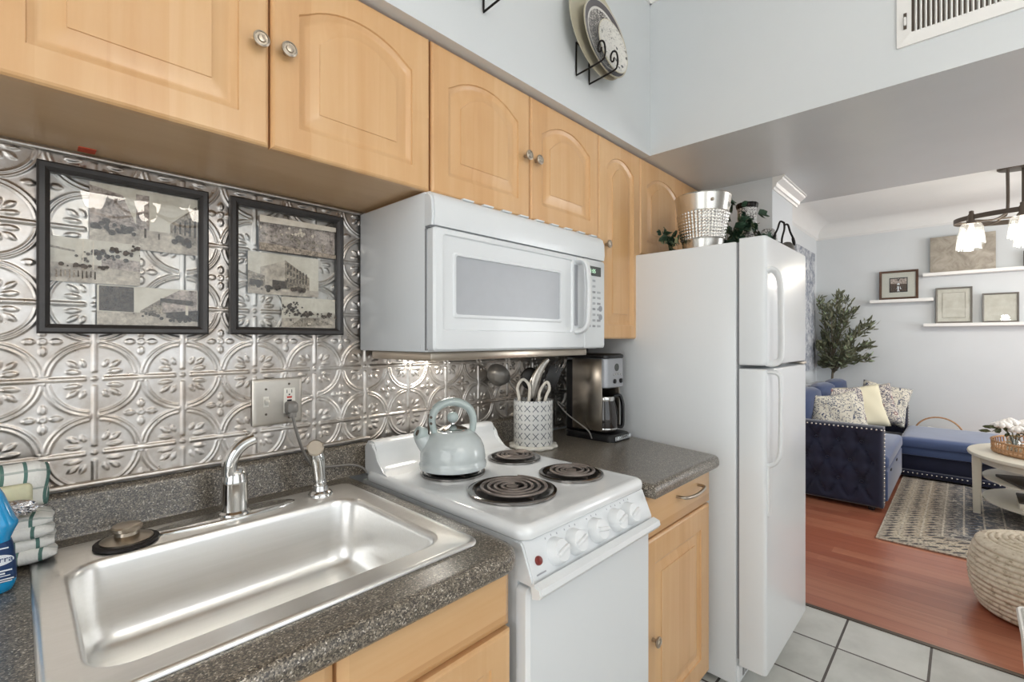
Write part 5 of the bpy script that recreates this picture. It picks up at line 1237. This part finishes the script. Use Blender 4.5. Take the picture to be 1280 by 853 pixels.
rings.append(rings[0]); loft(bm, rings, False, False); bmesh.ops.remove_doubles(bm, verts=bm.verts, dist=1e-6); obj('ring', bm, 'bronze', t)
for sx, sy in ((-1, 1), (1, 1), (-1, -1), (1, -1)):
    bm = B(); tube(bm, smooth_path([(CHX + sx * .06, CHY + sy * .10, 2.745), (CHX + sx * .06, CHY + sy * .10, 2.42), (CHX + sx * .06, CHY + sy * .13, 2.36), (CHX + sx * .10, CHY + sy * .20, 2.325), (CHX + sx * .155, CHY + sy * .33, 2.335)], 5), .0085, 8); obj('rod', bm, 'bronze', t)
bm = B(); tube(bm, [(CHX - EB, CHY, RZ - .01), (CHX + EB, CHY, RZ - .01)], .007, 8); tube(bm, [(CHX, CHY - EA, RZ - .01), (CHX, CHY + EA, RZ - .01)], .007, 8); obj('crossbar', bm, 'bronze', t)
for i, (dx, dy) in enumerate(((-.27, .03), (-.18, .32), (.17, .335), (.27, -.03), (.18, -.32), (-.17, -.335))):
    x, y = CHX + dx, CHY + dy
    bm = B(); lathe(bm, [(.008, RZ + .055), (.016, RZ + .05), (.016, RZ + .03), (.022, RZ + .02), (.022, RZ - .025), (.034, RZ - .04), (.034, RZ - .055), (.001, RZ - .055)], (x, y, 0), 18); so = obj('socket', bm, 'bronze', t)
    bm = B(); lathe(bm, [(.033, RZ - .05), (.058, RZ - .056), (.070, RZ - .068), (.076, RZ - .09), (.088, RZ - .225), (.085, RZ - .225), (.073, RZ - .092), (.067, RZ - .072), (.056, RZ - .060), (.03, RZ - .054)], (x, y, 0), 28, cap0=False, cap1=False); obj('glass_shade', bm, 'shade_glass', so, 60)
    bm = B(); lathe(bm, [(.012, RZ - .055), (.014, RZ - .085), (.028, RZ - .13), (.030, RZ - .15), (.022, RZ - .172), (.001, RZ - .18)], (x, y, 0), 18); obj('bulb', bm, 'bulb_glow', so, 180)
    l = bpy.data.lights.new('chandelier_bulb', 'POINT'); l.energy = 5; l.shadow_soft_size = .035; l.color = (1, .93, .84); lo = bpy.data.objects.new('chandelier_bulb', l); COL.objects.link(lo); lo.location = (x, y, RZ - .21)

# ------------------------------------------------------------------ coffee table and what stands on it
TX, TY = 5.10, -1.945
t = thing('coffee_table', 'round cream coffee table with two shelves standing on the rug', 'coffee table', (TX, TY, .0112))
bm = B(); lathe(bm, [(.50, .452), (.535, .453), (.548, .460), (.55, .470), (.545, .481), (.53, .486), (.001, .486)], (TX, TY, 0), 64); obj('tabletop', bm, 'table_cream', t)
bm = B(); lathe(bm, [(.478, .405), (.485, .405), (.485, .452), (.478, .452)], (TX, TY, 0), 64, cap0=False, cap1=False); obj('apron', bm, 'table_cream', t)
for a in (1.72, .15, -1.42, -2.99):
    x, y = TX + .50 * math.cos(a), TY + .50 * math.sin(a); bm = B(); loft(bm, [[(x + p * k, y + q * k, z) for p, q in rrect(-.028, .028, -.028, .028, .008, 3)] for z, k in ((.0115, .75), (.40, 1), (.452, 1))]); obj('leg', bm, 'table_cream', t)
for z in (.125, .285):
    bm = B(); lathe(bm, [(.455, z), (.465, z + .003), (.465, z + .014), (.455, z + .017), (.001, z + .017)], (TX, TY, 0), 64); obj('shelf', bm, 'table_cream', t)
bm = B(); box(bm, -.17, .17, -.12, .12, 0, .018, .003)
for v in bm.verts: v.co = Matrix.Rotation(.35, 3, 'Z') @ v.co + Vector((4.92, -1.72, .3025))
single('hardback_book', bm, 'book_dark', 'dark flat book on the upper shelf of the coffee table', 'book')
bm = B(); box(bm, -.12, .12, -.08, .08, 0, .025, .003)
for v in bm.verts: v.co = Matrix.Rotation(-.2, 3, 'Z') @ v.co + Vector((4.97, -1.84, .321))
single('hardback_book', bm, 'book_dark', 'smaller black book lying on top of the dark flat book', 'book')
t = thing('magazine_box', 'cream lidded box with dark top on the lower shelf of the coffee table', 'box', (4.93, -1.80, .1425))
bm = B(); box(bm, 4.80, 5.06, -1.93, -1.66, .1425, .185, .004); obj('box_body', bm, 'table_cream', t)
bm = B(); box(bm, 4.795, 5.065, -1.935, -1.655, .185, .20, .004); obj('lid', bm, 'book_dark', t)
RX, RY = 5.10, -1.865
t = thing('rattan_tray', 'round woven rattan tray with upright rim on the coffee table', 'tray', (RX, RY, .4865))
bm = B(); lathe(bm, [(.325, .4868), (.33, .492), (.001, .493)], (RX, RY, 0), 48); obj('tray_base', bm, 'rattan', t)
for nm, z, r in (('bottom_band', .500, .333), ('middle_band', .525, .334), ('top_rim', .572, .337)):
    bm = B(); tube(bm, [(RX + r * math.cos(2 * PI * i / 64), RY + r * math.sin(2 * PI * i / 64), z) for i in range(64)], .007 if nm != 'middle_band' else .005, 8, closed=True); obj(nm, bm, 'rattan', t)
for i in range(72):
    a = 2 * PI * i / 72; c_, s_ = math.cos(a), math.sin(a); bm = B(); tube(bm, [(RX + .333 * c_, RY + .333 * s_, .49), (RX + .336 * math.cos(a + .03), RY + .336 * math.sin(a + .03), .572)], .0042, 5); obj('cane', bm, 'rattan', t)
t = thing('flower_vase', 'glass vase of white blooms standing in the rattan tray', 'vase', (5.12, -1.65, .4935))
bm = B(); lathe(bm, [(.035, .4935), (.042, .50), (.042, .56), (.028, .60), (.033, .615), (.030, .615), (.025, .60), (.039, .56), (.039, .503), (.001, .5)], (5.12, -1.65, 0), 28); obj('glass_body', bm, 'vase_glass', t)
bm = B(); bb = B()
for dx, dy, dz in ((-.05, .06, .68), (.0, .02, .70), (.03, -.05, .69), (-.04, -.10, .665), (.05, .07, .665), (-.07, -.02, .655)):
    tube(bm, smooth_path([(5.12, -1.65, .50), (5.12 + dx * .3, -1.65 + dy * .3, .60), (5.12 + dx, -1.65 + dy, dz)], 5), .003, 5)
    b1 = B()
    for ring, (cnt, rad, tilt) in enumerate(((1, 0, 0), (5, .016, .5), (7, .031, .9), (8, .043, 1.2))):
        for k in range(cnt):
            a = 2 * PI * k / cnt + ring; ct_ = Vector((5.12 + dx + rad * math.cos(a), -1.65 + dy + rad * math.sin(a), dz + .022 - ring * .006)); blob(b1, ct_, (.019, .014, .019), 2, .06, rot=Matrix.Rotation(a + PI / 2, 3, 'Z') @ Matrix.Rotation(-tilt * .6, 3, 'X'))
    obj('bloom', b1, 'petal_white', t, 180)
for i in range(26):
    a = random.uniform(0, 2 * PI); r = random.uniform(.06, .13); p = Vector((5.12 + r * .7 * math.cos(a), -1.65 + r * math.sin(a), random.uniform(.62, .67))); leaf(bb, p, (math.cos(a), math.sin(a), random.uniform(-.6, .4)), random.uniform(.05, .08), .03)
obj('stem', bm, 'stem_green', t); obj('leaves', bb, 'stem_green', t, 0)

# ------------------------------------------------------------------ rope pouf and bin near the tile edge
PX, PY = 3.36, -1.66
prof = [(.20, .012)]
R_ = lambda z: .20 + .062 * math.sin(PI * min(1, max(0, z / .36))) ** .55
zz = .012
for i in range(13):
    z0 = .012 + i * .0245
    for k in range(5): a = PI * k / 4; prof.append((R_(z0 + .012) + .009 * math.sin(a), z0 + .0245 * k / 4))
for i in range(9):
    r0 = .215 - i * .0235
    for k in range(5): a = PI * k / 4; prof.append((max(.002, r0 - .0235 * k / 4), .332 + .03 * (1 - (r0 / .22) ** 2) + .009 * math.sin(a)))
bm = B(); lathe(bm, prof, (PX, PY, 0), 56); single('rope_pouf', bm, 'pouf_weave', 'round woven rope pouf on the red wood floor at the frame edge', 'pouf', smooth=180)
t = thing('waste_bin', 'small white tapered bin standing on the grey tiles by the wood floor', 'bin', (2.29, -1.667, 0))
bm = B(); loft(bm, [[(2.29 + p * k, -1.667 + q * k, z) for p, q in rrect(-.15, .15, -.15, .15, .03, 5)] for z, k in ((.002, .80), (.01, .84), (.37, 1), (.372, .985), (.02, .8))]); obj('bin_body', bm, 'bin_white', t)
bm = B(); L = []
for z, k in ((.366, 1.0), (.364, 1.03), (.380, 1.035), (.385, 1.01), (.384, .97), (.37, .97)): L.append([(2.29 + p * k, -1.667 + q * k, z) for p, q in rrect(-.15, .15, -.15, .15, .03, 5)])
loft(bm, L, False, False); obj('rim', bm, 'bin_white', t)
